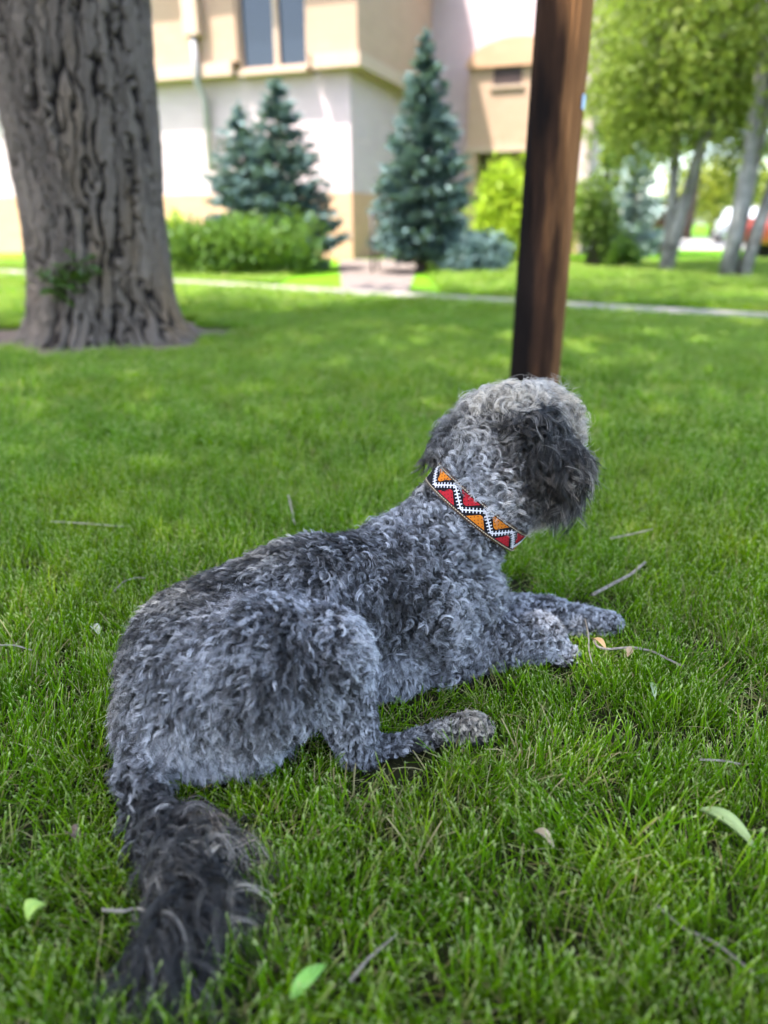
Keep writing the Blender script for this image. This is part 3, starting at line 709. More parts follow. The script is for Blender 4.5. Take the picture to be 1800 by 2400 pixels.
for _ in range(2):                                             # light smoothing
    acc = np.zeros_like(dog_v); cn = np.zeros(len(dog_v))
    for a, b in ((0, 1), (1, 2), (2, 3), (3, 0)):
        np.add.at(acc, dog_f[:, a], dog_v[dog_f[:, b]]); np.add.at(cn, dog_f[:, a], 1)
    dog_v = .5 * dog_v + .5 * acc / cn[:, None]
dog = empty('dog', (0, 0, 0)); tag(dog, 'curly grey poodle mix dog lying on the grass, head turned away', 'dog')
dog_me = mesh('dog_body', dog_v, dog_f, True)
M_skin = plain('dog_undercoat', (0.035, 0.032, 0.032), .9, .3, 30, .1)
body = link('body', dog_me, M_skin, dog)

# ------------------------------------------------------------------ fur: locks of wavy strands combed over the body
def fbm3(p, sc, seed):
    r2 = np.random.default_rng(seed); o = 0
    for k in range(7):
        d = unit(r2.normal(size=3)) * sc * r2.uniform(.6, 1.8); o = o + np.sin(p @ d + r2.random() * 6.28)
    return o / 3.2
def prim_weights(p, tau=.016):
    D_ = np.stack([rc_dist(p, A, ra, B, rb) for (_, A, ra, B, rb) in PR], -1)
    D_ = D_ - D_.min(-1, keepdims=True); W_ = np.exp(-D_ / tau); return W_ / W_.sum(-1, keepdims=True)
PAR = np.array([FP[t_[0]][:4] + (FP[t_[0]][5],) for t_ in PR]); FLO = np.array([FP[t_[0]][4] for t_ in PR])
tri = np.concatenate([dog_f[:, [0, 1, 2]], dog_f[:, [0, 2, 3]]])
def sample(n):
    a, b, c_ = (dog_v[tri[:, i]] for i in range(3)); ar = np.linalg.norm(np.cross(b - a, c_ - a), axis=1)
    wgt = ar * np.where(a[:, 2] < .02, .15, 1.)
    t_ = rng.choice(len(tri), n, p=wgt / wgt.sum()); r1 = np.sqrt(rng.random(n))[:, None]; r2_ = rng.random(n)[:, None]
    return a[t_] * (1 - r1) + b[t_] * r1 * (1 - r2_) + c_[t_] * r1 * r2_
def lockfield(roots):
    """per lock parameters"""
    W_ = prim_weights(roots); par = W_ @ PAR; flow = W_ @ FLO; nrm = sgrad(roots)
    return par, flow, nrm
def collar_d(p): return (p - COLC) @ CN
NPT = 10
def make_locks(nl, per, spread, lscale=1., tone_off=0., only=None):
    c0 = sample(nl)
    if only: c0 = c0[only(c0)]; nl = len(c0)
    par, flow, nrm = lockfield(c0)
    L, A, T_, lift, tone = (par[:, i].copy() for i in range(5))
    L *= rng.uniform(.6, 1.3, nl) * lscale; A = A * rng.uniform(.7, 1.4, nl); T_ = T_ * rng.uniform(.75, 1.3, nl)
    cdist = np.abs(collar_d(c0)); isneck = np.linalg.norm(c0 - COLC, axis=1) < .16
    short = isneck & (cdist < .027); L = np.where(short, L * .30, L); A = np.where(short, A * .25, A)
    flow = flow - nrm * np.sum(flow * nrm, 1, keepdims=True)
    fn = np.stack([fbm3(c0, 26, 21), fbm3(c0, 26, 22), fbm3(c0, 26, 23)], 1); fn = fn + .9 * np.stack([fbm3(c0, 130, 24), fbm3(c0, 130, 25), fbm3(c0, 130, 26)], 1); fn -= nrm * np.sum(fn * nrm, 1, keepdims=True); lift = np.clip(lift + .16 * fbm3(c0, 150, 27), .12, 1.2)
    rn = rdir(nl); rn -= nrm * np.sum(rn * nrm, 1, keepdims=True)
    d = unit(unit(flow) * 1.0 + fn * .55 + rn * .24) * 1.0 + nrm * lift[:, None]; d = unit(d)
    e1 = unit(np.cross(d, nrm) + 1e-6); e2 = np.cross(d, e1); ph = rng.random(nl) * 6.283; hand = np.where(rng.random(nl) < .5, 1., -1.)
    s = np.linspace(0, 1, NPT)
    env = np.clip(s * 1.6, 0, 1) ** .8
    ang = ph[:, None] + hand[:, None] * 2 * np.pi * T_[:, None] * s
    cen = c0[:, None] + d[:, None] * (L[:, None] * s * .92)[..., None] + e1[:, None] * (A[:, None] * env * (np.cos(ang) - np.cos(ph)[:, None] * (1 - s)))[..., None] \
        + e2[:, None] * (A[:, None] * env * (np.sin(ang) - np.sin(ph)[:, None] * (1 - s)))[..., None]
    cen[..., 2] -= (L[:, None] ** 2 * 3.0 * s ** 2)
    # keep the lock just outside the skin
    sd = sdf(cen); need = np.maximum(0, .0025 + .007 * s * np.minimum(1, L[:, None] / .025) - sd)
    cen = cen + need[..., None] * nrm[:, None]
    cen[..., 2] = np.maximum(cen[..., 2], .012 + .012 * rng.random((nl, 1)))
    # strands
    K = per; r_ = spread * np.sqrt(rng.random((nl, K))); ta = rng.random((nl, K)) * 6.283
    t1 = unit(np.cross(nrm, V(.3, .2, .9))); t2 = np.cross(nrm, t1)
    off = t1[:, None] * (r_ * np.cos(ta))[..., None] + t2[:, None] * (r_ * np.sin(ta))[..., None]
    conv = 1 - .86 * s ** .65
    lj = rng.uniform(.75, 1.05, (nl, K))
    pts = c0[:, None, None] + (cen - c0[:, None])[:, None] * (lj[..., None] ** (s > 0))[..., None] + off[:, :, None] * conv[None, None, :, None]
    fz = rng.normal(size=(nl, K, 3)) * .0010
    pts += fz[:, :, None] * (s ** 1.3)[None, None, :, None] * (1 + L[:, None, None, None] * 16)
    pts -= nrm[:, None, None] * .003 * (1 - s)[None, None, :, None]
    tn = np.clip(tone + .13 * fbm3(c0, 30, 31) + .10 * fbm3(c0, 95, 32) + np.where(rng.random(nl) < .06, .32, -.02) * (L > .07) + rng.normal(size=nl) * .19 + tone_off + tone_marks(c0), .03, .97)
    tn = np.clip(tn[:, None] + rng.normal(size=(nl, K)) * .07 + (L > .07)[:, None] * np.where(rng.random((nl, K)) < .10, .42, 0), 0.02, 1).ravel()
    return pts.reshape(-1, NPT, 3), tn
LM = [((760, 1365, 1.02), .05, .12), ((868, 1500, .93), .045, .22), ((560, 1760, .90), .07, .14), ((860, 1480, 1.10), .06, -.16), ((600, 1530, .87), .06, -.12), ((430, 1790, .88), .04, .22),
      ((900, 1400, 1.14), .05, .08), ((1195, 1370, 1.27), .05, .22), ((1240, 1040, 1.30), .045, -.22), ((1290, 1110, 1.29), .05, -.14), ((1190, 930, 1.38), .07, .16), ((1290, 945, 1.40), .04, .12), ((1375, 1080, 1.42), .06, -.25), ((1330, 1215, 1.42), .04, .20), ((1060, 970, 1.40), .05, .08),
      ((520, 1290, 1.10), .08, -.06), ((420, 1480, .93), .06, -.06), ((1130, 1150, 1.29), .05, .14), ((1250, 1230, 1.33), .05, .25), ((1300, 1560, 1.22), .04, .15), ((860, 1600, 1.1), .04, .2)]
def tone_marks(p):
    o = 0
    for (q, r_, d) in LM: o = o + d * np.exp(-np.sum((p - P(*q)) ** 2, -1) / (2 * r_ * r_))
    return o
def lumcol(t_):
    stops = np.array([0, .2, .45, .7, 1.0]); cols = np.array([[.0035, .003, .0028], [.022, .0175, .0155], [.096, .090, .092], [.31, .306, .322], [.66, .645, .655]])
    return np.stack([np.interp(t_, stops, cols[:, i]) for i in range(3)], 1)
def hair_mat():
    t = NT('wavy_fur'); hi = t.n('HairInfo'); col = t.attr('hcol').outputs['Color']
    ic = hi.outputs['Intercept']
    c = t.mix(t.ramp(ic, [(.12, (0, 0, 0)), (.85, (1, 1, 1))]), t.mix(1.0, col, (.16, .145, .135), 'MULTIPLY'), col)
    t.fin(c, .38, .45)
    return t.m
M_fur = hair_mat()
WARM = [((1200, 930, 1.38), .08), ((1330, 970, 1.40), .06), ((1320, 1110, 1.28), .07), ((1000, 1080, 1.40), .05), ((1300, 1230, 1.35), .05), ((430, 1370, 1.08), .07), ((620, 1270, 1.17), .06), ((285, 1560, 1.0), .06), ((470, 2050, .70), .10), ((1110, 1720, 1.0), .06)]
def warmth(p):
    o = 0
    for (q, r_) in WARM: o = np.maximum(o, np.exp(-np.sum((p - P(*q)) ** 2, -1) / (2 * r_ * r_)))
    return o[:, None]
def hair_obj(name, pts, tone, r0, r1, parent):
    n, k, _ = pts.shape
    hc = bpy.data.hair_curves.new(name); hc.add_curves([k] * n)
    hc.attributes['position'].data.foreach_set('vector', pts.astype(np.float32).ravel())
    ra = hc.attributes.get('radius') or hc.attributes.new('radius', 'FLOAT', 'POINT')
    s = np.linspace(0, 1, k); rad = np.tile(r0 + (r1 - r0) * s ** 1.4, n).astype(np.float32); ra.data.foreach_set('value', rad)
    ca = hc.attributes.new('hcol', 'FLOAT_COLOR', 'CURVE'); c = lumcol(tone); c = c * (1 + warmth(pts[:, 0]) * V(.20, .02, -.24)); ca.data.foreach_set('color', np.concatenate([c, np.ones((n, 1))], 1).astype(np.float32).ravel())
    hc.materials.append(M_fur)
    o = bpy.data.objects.new(name, hc); COL.objects.link(o); o.parent = parent; return o
FUR = True
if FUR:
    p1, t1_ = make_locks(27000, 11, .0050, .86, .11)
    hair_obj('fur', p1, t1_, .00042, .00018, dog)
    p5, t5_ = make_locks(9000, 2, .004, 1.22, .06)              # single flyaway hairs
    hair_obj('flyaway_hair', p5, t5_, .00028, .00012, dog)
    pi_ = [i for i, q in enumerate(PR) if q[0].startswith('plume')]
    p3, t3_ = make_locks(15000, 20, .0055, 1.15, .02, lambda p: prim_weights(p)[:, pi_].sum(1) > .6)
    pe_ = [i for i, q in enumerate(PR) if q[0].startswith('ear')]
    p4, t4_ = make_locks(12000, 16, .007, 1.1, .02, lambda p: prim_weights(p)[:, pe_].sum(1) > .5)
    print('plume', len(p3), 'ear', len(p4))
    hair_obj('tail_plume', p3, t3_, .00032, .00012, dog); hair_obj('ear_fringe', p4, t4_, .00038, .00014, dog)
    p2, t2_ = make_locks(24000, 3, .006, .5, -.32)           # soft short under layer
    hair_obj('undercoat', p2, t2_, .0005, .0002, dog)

# ================================================================== COLLAR
def collar():
    t = empty('dog_collar', tuple(COLC)); tag(t, "wide leather collar with woven red and orange zigzag on the dog's neck", 'collar')
    ths = np.linspace(0, 2 * np.pi, 721); el = np.stack([CR1 * np.cos(ths), CR2 * np.sin(ths)], 1)
    al = np.concatenate([[0], np.cumsum(np.linalg.norm(np.diff(el, axis=0), axis=1))]); LEN = al[-1]
    HW = .0240
    def at(u, v, out=0.0):
        """u metres along from the upper left end, v metres across (+ = towards body), out = above the strap face"""
        a = np.interp((LEN / 2 - u) % LEN, al, ths) if False else np.interp(u % LEN, al, ths)
        th = math.pi + a                                        # starts at -CE1, runs over the camera side
        x, y = CR1 * math.cos(th), CR2 * math.sin(th)
        nrm_ = unit(V(x / CR1 ** 2, y / CR2 ** 2))
        p = CE1 * (x + nrm_[0] * out) + (-CE2) * (y + nrm_[1] * out) + CN * (-v)
        return p + CN * 0
    # strap: swept cross-section with a rounded leather edge
    prof = [(-HW, 0), (-HW, .003), (-HW + .0045, .0045), (-HW + .006, .003), (HW - .006, .003), (HW - .0045, .0045), (HW, .003), (HW, 0)]
    n = 160; v = []; m = len(prof)
    for i in range(n):
        for (vv, oo) in prof: v.append(at(LEN * i / n, vv, oo))
    f = [(i * m + k, i * m + (k + 1) % m, ((i + 1) % n) * m + (k + 1) % m, ((i + 1) % n) * m + k) for i in range(n) for k in range(m)]
    leather = plain('brown_leather', (0.055, 0.026, 0.014), .55, .35, 60, .4, bump=.15)
    link('strap', mesh('strap', v, f), leather, t)
    def ribbon(name, mat, u0, u1, v0, v1, out, thick, nn=40):
        vv = []
        for i in range(nn + 1):
            u = u0 + (u1 - u0) * i / nn
            vv += [at(u, v0, out), at(u, v1, out), at(u, v1, out + thick), at(u, v0, out + thick)]
        ff = [(i * 4 + k, i * 4 + (k + 1) % 4, i * 4 + 4 + (k + 1) % 4, i * 4 + 4 + k) for i in range(nn) for k in range(4)] + [(0, 1, 2, 3), (nn * 4, nn * 4 + 3, nn * 4 + 2, nn * 4 + 1)]
        return link(name, mesh(name, vv, ff), mat, t)
    def cloth(name, col):
        k = NT(name); wv = k.n('TexWave', wave_type='BANDS', bands_direction='DIAGONAL'); wv.inputs['Scale'].default_value = 260; k.set(wv.inputs['Vector'], k.obj())
        nz = k.noise(k.obj(), 300, 2); k.bump(wv.outputs['Fac'], .4, .001)
        return k.fin(k.mix(nz, tuple(x * .65 for x in col), tuple(min(1, x * 1.25) for x in col)), .9, .1)
    black = cloth('black_weave', (.012, .010, .012)); red = cloth('red_weave', (.42, .018, .025)); orange = cloth('orange_weave', (.60, .17, .015)); white = cloth('white_weave', (.72, .66, .66))
    ribbon('woven_band', black, 0, LEN * .995, -HW + .0062, HW - .0062, .0028, .0009, 150)
    tan = plain('tan_edge', (.38, .15, .05), .6, .2, 40)
    IW = HW - .007
    PER = .0370                                                  # half period of the zigzag
    k = 0; u = .002; zz = []
    while u < LEN - .01:
        zz.append((u, IW * .82 if k % 2 else -IW * .82)); u += PER; k += 1
    stit = MB(); tick = MB(); dots = MB()
    def patch(mb, pts_, out, thick):
        c_ = np.mean(pts_, 0); a = [at(p[0], p[1], out) for p in pts_]; b = [at(p[0], p[1], out + thick) for p in pts_]
        m_ = len(pts_); mb.add(a + b, [tuple(range(m_))[::-1], tuple(range(m_, 2 * m_))] + [(i, (i + 1) % m_, m_ + (i + 1) % m_, m_ + i) for i in range(m_)])
    def strip(mb, a, b, wd, out, thick, seg=1):
        a, b = np.array(a), np.array(b); d = (b - a) / np.linalg.norm(b - a); nrm_ = V(-d[1], d[0]) * wd / 2
        for i in range(seg):
            p, q = a + (b - a) * i / seg, a + (b - a) * (i + 1) / seg
            patch(mb, [p - nrm_, q - nrm_, q + nrm_, p + nrm_], out, thick)
    for i in range(len(zz) - 1):
        a, b = np.array(zz[i]), np.array(zz[i + 1]); strip(stit, a, b, .0026, .0040, .0007, 6)
        d = unit(b - a); nn_ = V(-d[1], d[0]); L = np.linalg.norm(b - a); cnt = 7
        for j in range(cnt):
            c_ = a + d * L * (j + .5) / cnt; w_ = .0052
            strip(tick, c_ - nn_ * w_, c_ + nn_ * w_, .0019, .0041, .0007)
    stit.build('zigzag_stitch', white, t); o = tick.build('cross_stitches', white, t); o['kind'] = 'stuff'
    for i in range(1, len(zz) - 1):
        u0, v0 = zz[i]; sgn = -1 if v0 > 0 else 1                # triangle opens to the opposite edge... between two teeth
        pts_ = [(u0 - PER * .60, sgn * IW * .98), (u0 + PER * .60, sgn * IW * .98), (u0 + PER * .08, -sgn * IW * .12), (u0 - PER * .08, -sgn * IW * .12)]
        if sgn < 0: pts_ = pts_[::-1]
        mb = MB()
        for a_, b_ in ((0, .25), (.25, .5), (.5, .75), (.75, 1)):
            if sgn > 0:
                bl, br_, tr_, tl = pts_[0], pts_[1], pts_[2], pts_[3]
            else:
                tl, tr_, br_, bl = pts_[0], pts_[1], pts_[2], pts_[3]
            lp = lambda p, q, s_: (p[0] + (q[0] - p[0]) * s_, p[1] + (q[1] - p[1]) * s_)
            patch(mb, [lp(bl, br_, a_), lp(bl, br_, b_), lp(tl, tr_, b_), lp(tl, tr_, a_)], .0036, .0005)
        mb.build('woven_triangle', red if (i // 2) % 2 else orange, t)
        for r_ in range(3):
            for c_ in range(4 - r_):
                uu = u0 + (c_ - (3 - r_) / 2) * PER * .25; vv_ = sgn * IW * (.78 - .30 * r_)
                strip(dots, (uu - .0009, vv_), (uu + .0009, vv_), .0018, .0042, .0003)
    o = dots.build('woven_dots', black, t); o['kind'] = 'stuff'
    thread = plain('cream_thread', (.62, .5, .33), .8, .1); st = MB()
    nst = int(LEN / .0052)
    for sg in (-1, 1):
        for i in range(nst):
            u = LEN * i / nst; strip(st, (u, sg * (HW - .0040)), (u + .0032, sg * (HW - .0040)), .0011, .0044, .0006)
    o = st.build('edge_stitches', thread, t); o['kind'] = 'stuff'
    for nm in ('strap',): pass
collar()

# ================================================================== GRASS
def grass_mat():
    t = NT('grass_blades'); tv = t.attr('bt').outputs['Fac']; r = t.attr('rnd').outputs['Fac']; dry = t.attr('dry').outputs['Fac']
    ri = t.n('ObjectInfo').outputs['Random']; p = t.pos(); n = t.noise(p, 3.2, 3); n2 = t.noise(p, .9, 2); n3 = t.noise(p, 1.7, 3)
    f = t.math('ADD', t.math('ADD', t.math('MULTIPLY', r, .45), t.math('MULTIPLY', ri, .2)), t.math('MULTIPLY', n, .45), True)
    g = t.ramp(f, [(.1, (0.028, 0.074, 0.002)), (.4, (0.080, 0.180, 0.003)), (.75, (0.180, 0.315, 0.006)), (1.0, (0.36, 0.44, 0.03))])
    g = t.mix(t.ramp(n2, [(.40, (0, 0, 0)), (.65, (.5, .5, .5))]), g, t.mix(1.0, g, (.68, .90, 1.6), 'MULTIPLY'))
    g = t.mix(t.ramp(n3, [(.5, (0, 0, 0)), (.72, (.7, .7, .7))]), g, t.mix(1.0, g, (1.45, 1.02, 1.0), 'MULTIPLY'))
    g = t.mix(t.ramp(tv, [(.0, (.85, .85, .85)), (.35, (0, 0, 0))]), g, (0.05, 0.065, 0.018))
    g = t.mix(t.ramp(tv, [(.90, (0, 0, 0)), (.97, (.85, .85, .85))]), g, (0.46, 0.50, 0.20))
    straw = t.mix(r, (0.20, 0.15, 0.05), (0.48, 0.40, 0.20))
    c = t.mix(dry, g, straw); t.fin(c, .6, .02)
    tr = t.n('BsdfTranslucent'); t.set(tr.inputs[0], t.mix(.5, c, (.13, .30, .004)))
    mx = t.n('MixShader'); mx.inputs[0].default_value = .25
    t.t.links.new(t.b.outputs[0], mx.inputs[1]); t.t.links.new(tr.outputs[0], mx.inputs[2]); t.t.links.new(mx.outputs[0], t.o.inputs[0]); return t.m
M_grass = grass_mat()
def tuft(k, nb=30, rad=.036, hmin=.034, hmax=.082, wmul=.64, dryp=.12, tl0=.42, one=False):
    r2 = np.random.default_rng(100 + k); v = []; f = []; bt = []; rn = []; dr = []
    main = r2.random() * 6.28
    for _ in range(nb):
        a = r2.random() * 6.283; rr = rad * math.sqrt(r2.random()); x, y = rr * math.cos(a), rr * math.sin(a)
        dry = r2.random() < dryp; lie = dry and r2.random() < .7
        H = r2.uniform(hmin, hmax) * (1.1 if lie else 1); la = (0 if one else main) + r2.normal() * (.25 if one else 1.1); tilt = abs(r2.normal()) * tl0 + .08 + (.7 if one else 0)
        if lie: tilt = r2.uniform(.9, 1.4)
        bend = r2.uniform(.1, .7); wd = r2.uniform(.0010, .0019) * wmul; fa = r2.random() * 6.283
        px_, pz = 0., (r2.uniform(.002, .014) if lie else 0.); o = len(v); ns = 3; tl = tilt
        q0, rnd_ = (x, y), r2.random(); r2d = r2.random()
        for i in range(ns + 1):
            s = i / ns; wv = wd * (1 - .30 * s ** 2)
            cx, cy_ = x + px_ * math.cos(la), y + px_ * math.sin(la)
            v += [(cx - wv * math.sin(fa), cy_ + wv * math.cos(fa), pz), (cx + wv * math.sin(fa), cy_ - wv * math.cos(fa), pz)]
            bt += [s, s]
            px_ += H / ns * math.sin(tl); pz += H / ns * math.cos(tl); tl += bend / ns
        for i in range(ns):
            f.append((o + 2 * i, o + 2 * i + 1, o + 2 * i + 3, o + 2 * i + 2)); rn.append(rnd_); dr.append((1. if r2d < .65 else .5) if dry else (.35 if r2d < .06 else 0.))
    me = mesh('grass_tuft', v, np.array(f))
    A = me.attributes.new('bt', 'FLOAT', 'POINT'); A.data.foreach_set('value', np.array(bt, np.float32))
    A = me.attributes.new('rnd', 'FLOAT', 'FACE'); A.data.foreach_set('value', np.array(rn, np.float32))
    A = me.attributes.new('dry', 'FLOAT', 'FACE'); A.data.foreach_set('value', np.array(dr, np.float32))
    me.materials.append(M_grass); return me
def scatter(name, tufts, pts, rot, scl, idx, label):
    src = bpy.data.collections.new(name + '_tufts')                # not linked to the scene: only instanced
    for i, me in enumerate(tufts):
        o = bpy.data.objects.new('grass_tuft_%02d' % i, me); src.objects.link(o)
    me = bpy.data.meshes.new(name); me.vertices.add(len(pts)); me.vertices.foreach_set('co', pts.astype(np.float32).ravel())
    a = me.attributes.new('rot', 'FLOAT_VECTOR', 'POINT'); a.data.foreach_set('vector', rot.astype(np.float32).ravel())
    a = me.attributes.new('scl', 'FLOAT_VECTOR', 'POINT'); a.data.foreach_set('vector', scl.astype(np.float32).ravel())
    o = bpy.data.objects.new(name, me); COL.objects.link(o)
    ng = bpy.data.node_groups.new(name + '_nodes', 'GeometryNodeTree')
    ng.interface.new_socket('Geometry', in_out='INPUT', socket_type='NodeSocketGeometry'); ng.interface.new_socket('Geometry', in_out='OUTPUT', socket_type='NodeSocketGeometry')
    N = ng.nodes; gi = N.new('NodeGroupInput'); go = N.new('NodeGroupOutput'); ci = N.new('GeometryNodeCollectionInfo'); ci.inputs['Collection'].default_value = src
    ci.inputs['Separate Children'].default_value = True; ci.inputs['Reset Children'].default_value = True
    ip = N.new('GeometryNodeInstanceOnPoints'); ip.inputs['Pick Instance'].default_value = True
    ar = N.new('GeometryNodeInputNamedAttribute'); ar.data_type = 'FLOAT_VECTOR'; ar.inputs[0].default_value = 'rot'
    asn = N.new('GeometryNodeInputNamedAttribute'); asn.data_type = 'FLOAT_VECTOR'; asn.inputs[0].default_value = 'scl'
    rv = N.new('GeometryNodeInputNamedAttribute'); rv.data_type = 'INT'; rv.inputs[0].default_value = 'idx'
    a = me.attributes.new('idx', 'INT', 'POINT'); a.data.foreach_set('value', idx.astype(np.int32))
    e2r = N.new('FunctionNodeEulerToRotation')
    l = ng.links.new
    l(gi.outputs[0], ip.inputs['Points']); l(ci.outputs[0], ip.inputs['Instance']); l(rv.outputs[0], ip.inputs['Instance Index'])
    l(ar.outputs[0], e2r.inputs[0]); l(e2r.outputs[0], ip.inputs['Rotation']); l(asn.outputs[0], ip.inputs['Scale']); l(ip.outputs[0], go.inputs[0])
    md = o.modifiers.new('tufts', 'NODES'); md.node_group = ng
    return tag(o, label, 'grass', None, 'stuff')
def band(y0, y1, dens):
    hw = lambda y: .72 * y + 1.1
    n = int(dens * (y1 - y0) * (hw(y0) + hw(y1)))
    y = rng.random(n * 2) * (y1 - y0) + y0; x = (rng.random(n * 2) * 2 - 1) * hw(y1)
    k = np.abs(x) < hw(y); return np.stack([x[k], y[k], np.zeros(k.sum())], 1)
def clear(p, big=0.0):
    """keep off the path, walk, trunk ring and pole"""
    d = p[:, :2] - PATH_A; s = d @ pn; ok = ~((s > -.02 - big) & (s < PATH_W + .02 + big * .3))
    cx = TRX - .05; ok &= np.hypot(p[:, 0] - cx, (p[:, 1] - TRY) / .95) > .98 + .13 * np.sin(7 * np.arctan2(p[:, 1] - TRY, p[:, 0] - cx))
    ok &= ~((p[:, 0] > -1.6) & (p[:, 0] < .8) & (s > PATH_W))
    ok &= np.hypot(p[:, 0] - P(1252, 905, 3.72)[0], p[:, 1] - 3.72) > .12
    return p[ok]
tufts = [tuft(i) for i in range(10)] + [tuft(20 + i, 16, .045, .05, .095, .9, .12, .75) for i in range(4)] + [tuft(30 + i, 26, .04, .03, .06, .8, .6, .7) for i in range(3)] + [tuft(40 + i, 14, .035, .05, .09, 1.15, .10, .35, True) for i in range(2)]
near = clear(band(.25, 2.6, 780)); mid = clear(band(2.6, 7.0, 420)); far = clear(band(7.0, 17.0, 120), .08)
dz = np.full(len(near), 1.0)
q3 = near.copy(); q3[:, 2] = .03; inb = np.all((q3 > GO) & (q3 < GO + VOX * (GN - 2)), 1)
ds = np.full(len(near), 1.0); ds[inb] = sdf(q3[inb])
keep = ds > .004; near, ds = near[keep], ds[keep]
hs = np.clip(.38 + ds * 6.5, .42, 1.0)
allp = np.concatenate([near, mid, far]); n_ = len(allp)
hn = 1 + .22 * fbm3(allp * V(1, 1, 0), 3.5, 77)
sc = np.concatenate([np.stack([np.ones(len(near)), np.ones(len(near)), hs], 1), np.tile([1.45, 1.45, 1.05], (len(mid), 1)), np.tile([2.6, 2.6, 1.25], (len(far), 1))])
sc *= rng.uniform(.85, 1.2, (n_, 1)); sc[:, 2] *= hn
rot = np.stack([rng.normal(size=n_) * .14, rng.normal(size=n_) * .14, rng.random(n_) * 6.283], 1)
pt_ = allp * V(1, 1, 0); f_dry = np.where(allp[:, 1] < 2.6, .15, .07) + .22 * np.clip(fbm3(pt_, 5.5, 91), -.4, 1); f_long = .16 + .10 * fbm3(pt_, 4.0, 92); u_ = rng.random(n_)
idx = np.where(u_ < f_dry, rng.integers(14, 17, n_), np.where(u_ < f_dry + f_long, rng.integers(10, 14, n_), rng.integers(0, 10, n_)))
cc_ = [(G(1390, 1990), .055), (G(1470, 2040), .045), (G(1310, 1930), .04), (G(1600, 2110), .04)]
for c_, r_ in cc_:                                                # coarse blades pressed one way
    h_ = np.hypot(allp[:, 0] - c_[0], (allp[:, 1] - c_[1])) < r_; h_ &= rng.random(n_) < .75
    idx[h_] = rng.integers(17, 19, h_.sum()); rot[h_, 2] = 2.3 + rng.normal(size=h_.sum()) * .25
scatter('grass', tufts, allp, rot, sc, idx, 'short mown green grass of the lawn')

# ================================================================== TWIGS AND LEAVES ON THE LAWN
M_twig = bark_mat('weathered_twig', (0.19, 0.15, 0.11), (0.48, 0.40, 0.31), (60, 60, 60))
def twig(name, pix, r0, r1, label, z=.058, cat='twig'):
    pts = [G(x, y, z + (random.random() - .5) * .006) for x, y in pix]
    c = np.array(pts[0]); pts = np.array(pts) - c
    # smooth the polyline
    m = len(pts); tt = np.linspace(0, m - 1, m * 4); pp = np.stack([np.interp(tt, range(m), pts[:, i]) for i in range(3)], 1)
    pp[1:-1] = (pp[:-2] + 2 * pp[1:-1] + pp[2:]) / 4
    o = MB().tube(pp, r0 + (r1 - r0) * np.linspace(0, 1, len(pp)), 7).build(name, M_twig, None, True)
    o.location = tuple(c); return tag(o, label, cat, None)
twig('twig', [(1390, 1393), (1440, 1366), (1480, 1345), (1512, 1318)], .0042, .0036, 'straight pale stick in the grass right of the far front paw')
twig('twig', [(1392, 1500), (1400, 1516), (1425, 1522), (1480, 1516), (1530, 1526), (1570, 1547), (1602, 1562)], .0026, .0022, 'curved pale twig lying right of the near front paw')
twig('twig', [(1371, 1450), (1380, 1490), (1380, 1525), (1388, 1555)], .0017, .0012, 'thin upright dry stem between the two front paws')
twig('twig', [(676, 1160), (684, 1195), (690, 1228)], .0032, .0022, 'short forked pale twig behind the middle of the back')
twig('twig', [(820, 2300), (860, 2250), (900, 2215), (930, 2190)], .0022, .0014, 'pale twig in the lawn right of the green leaf near bottom')
twig('twig', [(1535, 2118), (1600, 2175), (1680, 2210), (1790, 2300)], .0022, .0018, 'dark thin twig near the bottom right corner', .03)
twig('twig', [(1640, 1780), (1690, 1782), (1735, 1790)], .0020, .0014, 'short pale twig near the right edge below the curved twig')
twig('twig', [(0, 1512), (35, 1512), (75, 1524)], .0022, .0014, 'pale straw twig at the left edge beside the rump')
twig('twig', [(265, 1388), (290, 1362), (320, 1353), (340, 1355)], .0018, .0012, 'thin arched dry stem left of the back above the rump', .05)
twig('twig', [(120, 1222), (190, 1226), (290, 1234)], .0022, .0016, 'faint grey twig in the lawn at upper left')
twig('twig', [(240, 2132), (290, 2136), (320, 2128), (340, 2134)], .0022, .0018, 'pale bent twig touching the tip of the tail')
twig('twig', [(1430, 1262), (1480, 1252), (1530, 1240)], .0026, .0018, "thin grey stick lying in the grass behind the dog's chin")
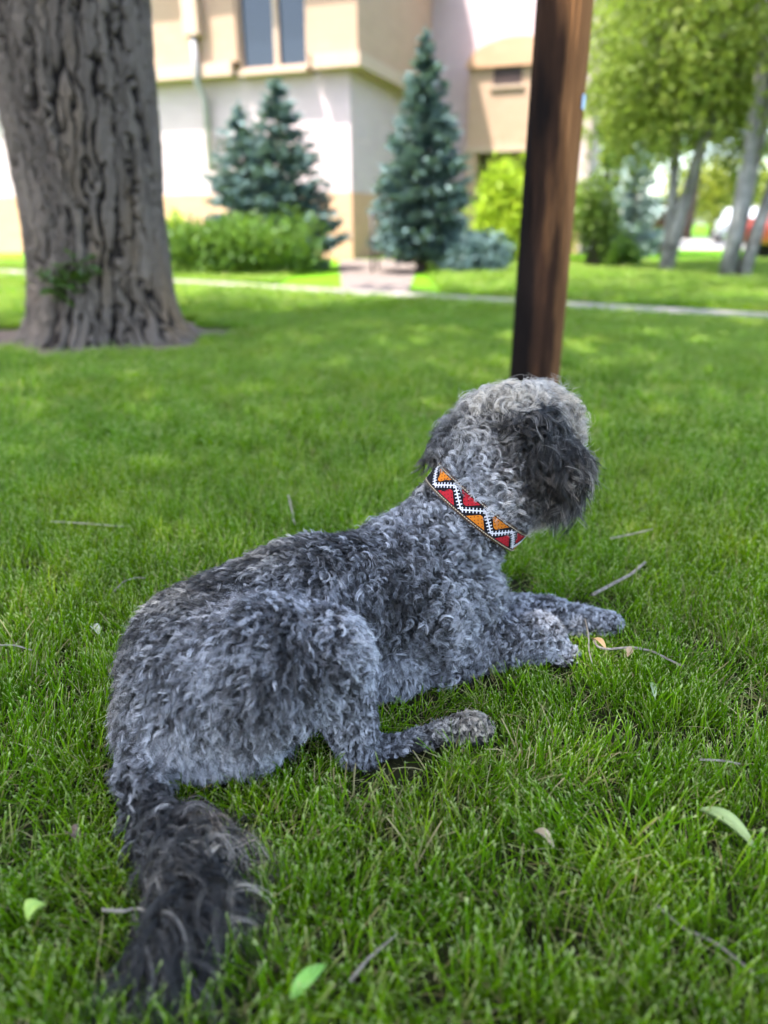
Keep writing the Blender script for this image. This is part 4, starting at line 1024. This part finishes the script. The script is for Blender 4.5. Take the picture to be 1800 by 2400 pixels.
def fallen(name, pix, wd, col, label, z=.05, curl=.3, trans=.2, cat='leaf'):
    a, b = G(*pix[0], z), G(*pix[1], z + .006); d = b - a; L = np.linalg.norm(d); d = d / L; s = unit(np.cross(d, UP)); u = np.cross(s, d)
    n = 9; v = []
    for i in range(n + 1):
        t_ = i / n; wv = wd * (math.sin(math.pi * min(1, t_ * .94 + .04)) ** .7) / 2 * (1.15 - .3 * t_)
        for k in (-1, -.5, 0, .5, 1):
            v.append(a * 0 + d * L * t_ + s * wv * k + u * (abs(k) * wv * curl * 1.6 + .006 * math.sin(t_ * 3)))
    f = [(i * 5 + k, i * 5 + k + 1, i * 5 + k + 6, i * 5 + k + 5) for i in range(n) for k in range(4)]
    t = NT(name + '_mat'); nz = t.noise(t.obj(), 60, 4); t.bump(nz, .3, .002)
    m = t.fin(t.mix(nz, tuple(x * .75 for x in col), tuple(x * 1.2 for x in col)), .45, .4)
    o = link(name, mesh(name, v, f, True), m); sm = o.modifiers.new('thick', 'SOLIDIFY'); sm.thickness = .0006
    o.location = tuple(a); return tag(o, label, cat)
fallen('fallen_leaf', ((682, 2342), (762, 2262)), .019, (.20, .40, .06), 'bright green leaf lying on the grass at bottom centre')
fallen('fallen_leaf', ((1640, 1900), (1768, 1988)), .022, (.26, .33, .12), 'pale green folded leaf blade near the right edge', .045, .9)
fallen('fallen_leaf', ((66, 2160), (110, 2122)), .022, (.34, .46, .08), 'small curled yellow green leaf at bottom left', .055, .8)
fallen('fallen_leaf', ((1388, 1498), (1420, 1522)), .014, (.42, .26, .12), 'tan dry leaf touching the end of the curved twig', .05, .5)
fallen('fallen_leaf', ((1466, 1542), (1490, 1522)), .016, (.40, .27, .15), 'small brown leaf just below the curved twig', .045, .6)
fallen('fallen_leaf', ((1252, 1950), (1298, 1988)), .012, (.40, .30, .19), 'crumpled tan leaf in the grass at lower right of centre', .045, .9)
fallen('fallen_leaf', ((215, 1470), (236, 1492)), .016, (.46, .42, .30), 'pale dry leaf in the grass left of the haunch', .045, .7)
fallen('fallen_leaf', ((160, 1952), (190, 1978)), .016, (.13, .075, .05), 'dark brown curled leaf in the grass left of the tail', .035, .9)
fallen('fallen_leaf', ((1525, 1600), (1535, 1640)), .010, (.42, .48, .26), 'tiny pale green leaf standing in the grass at right', .04, .6)
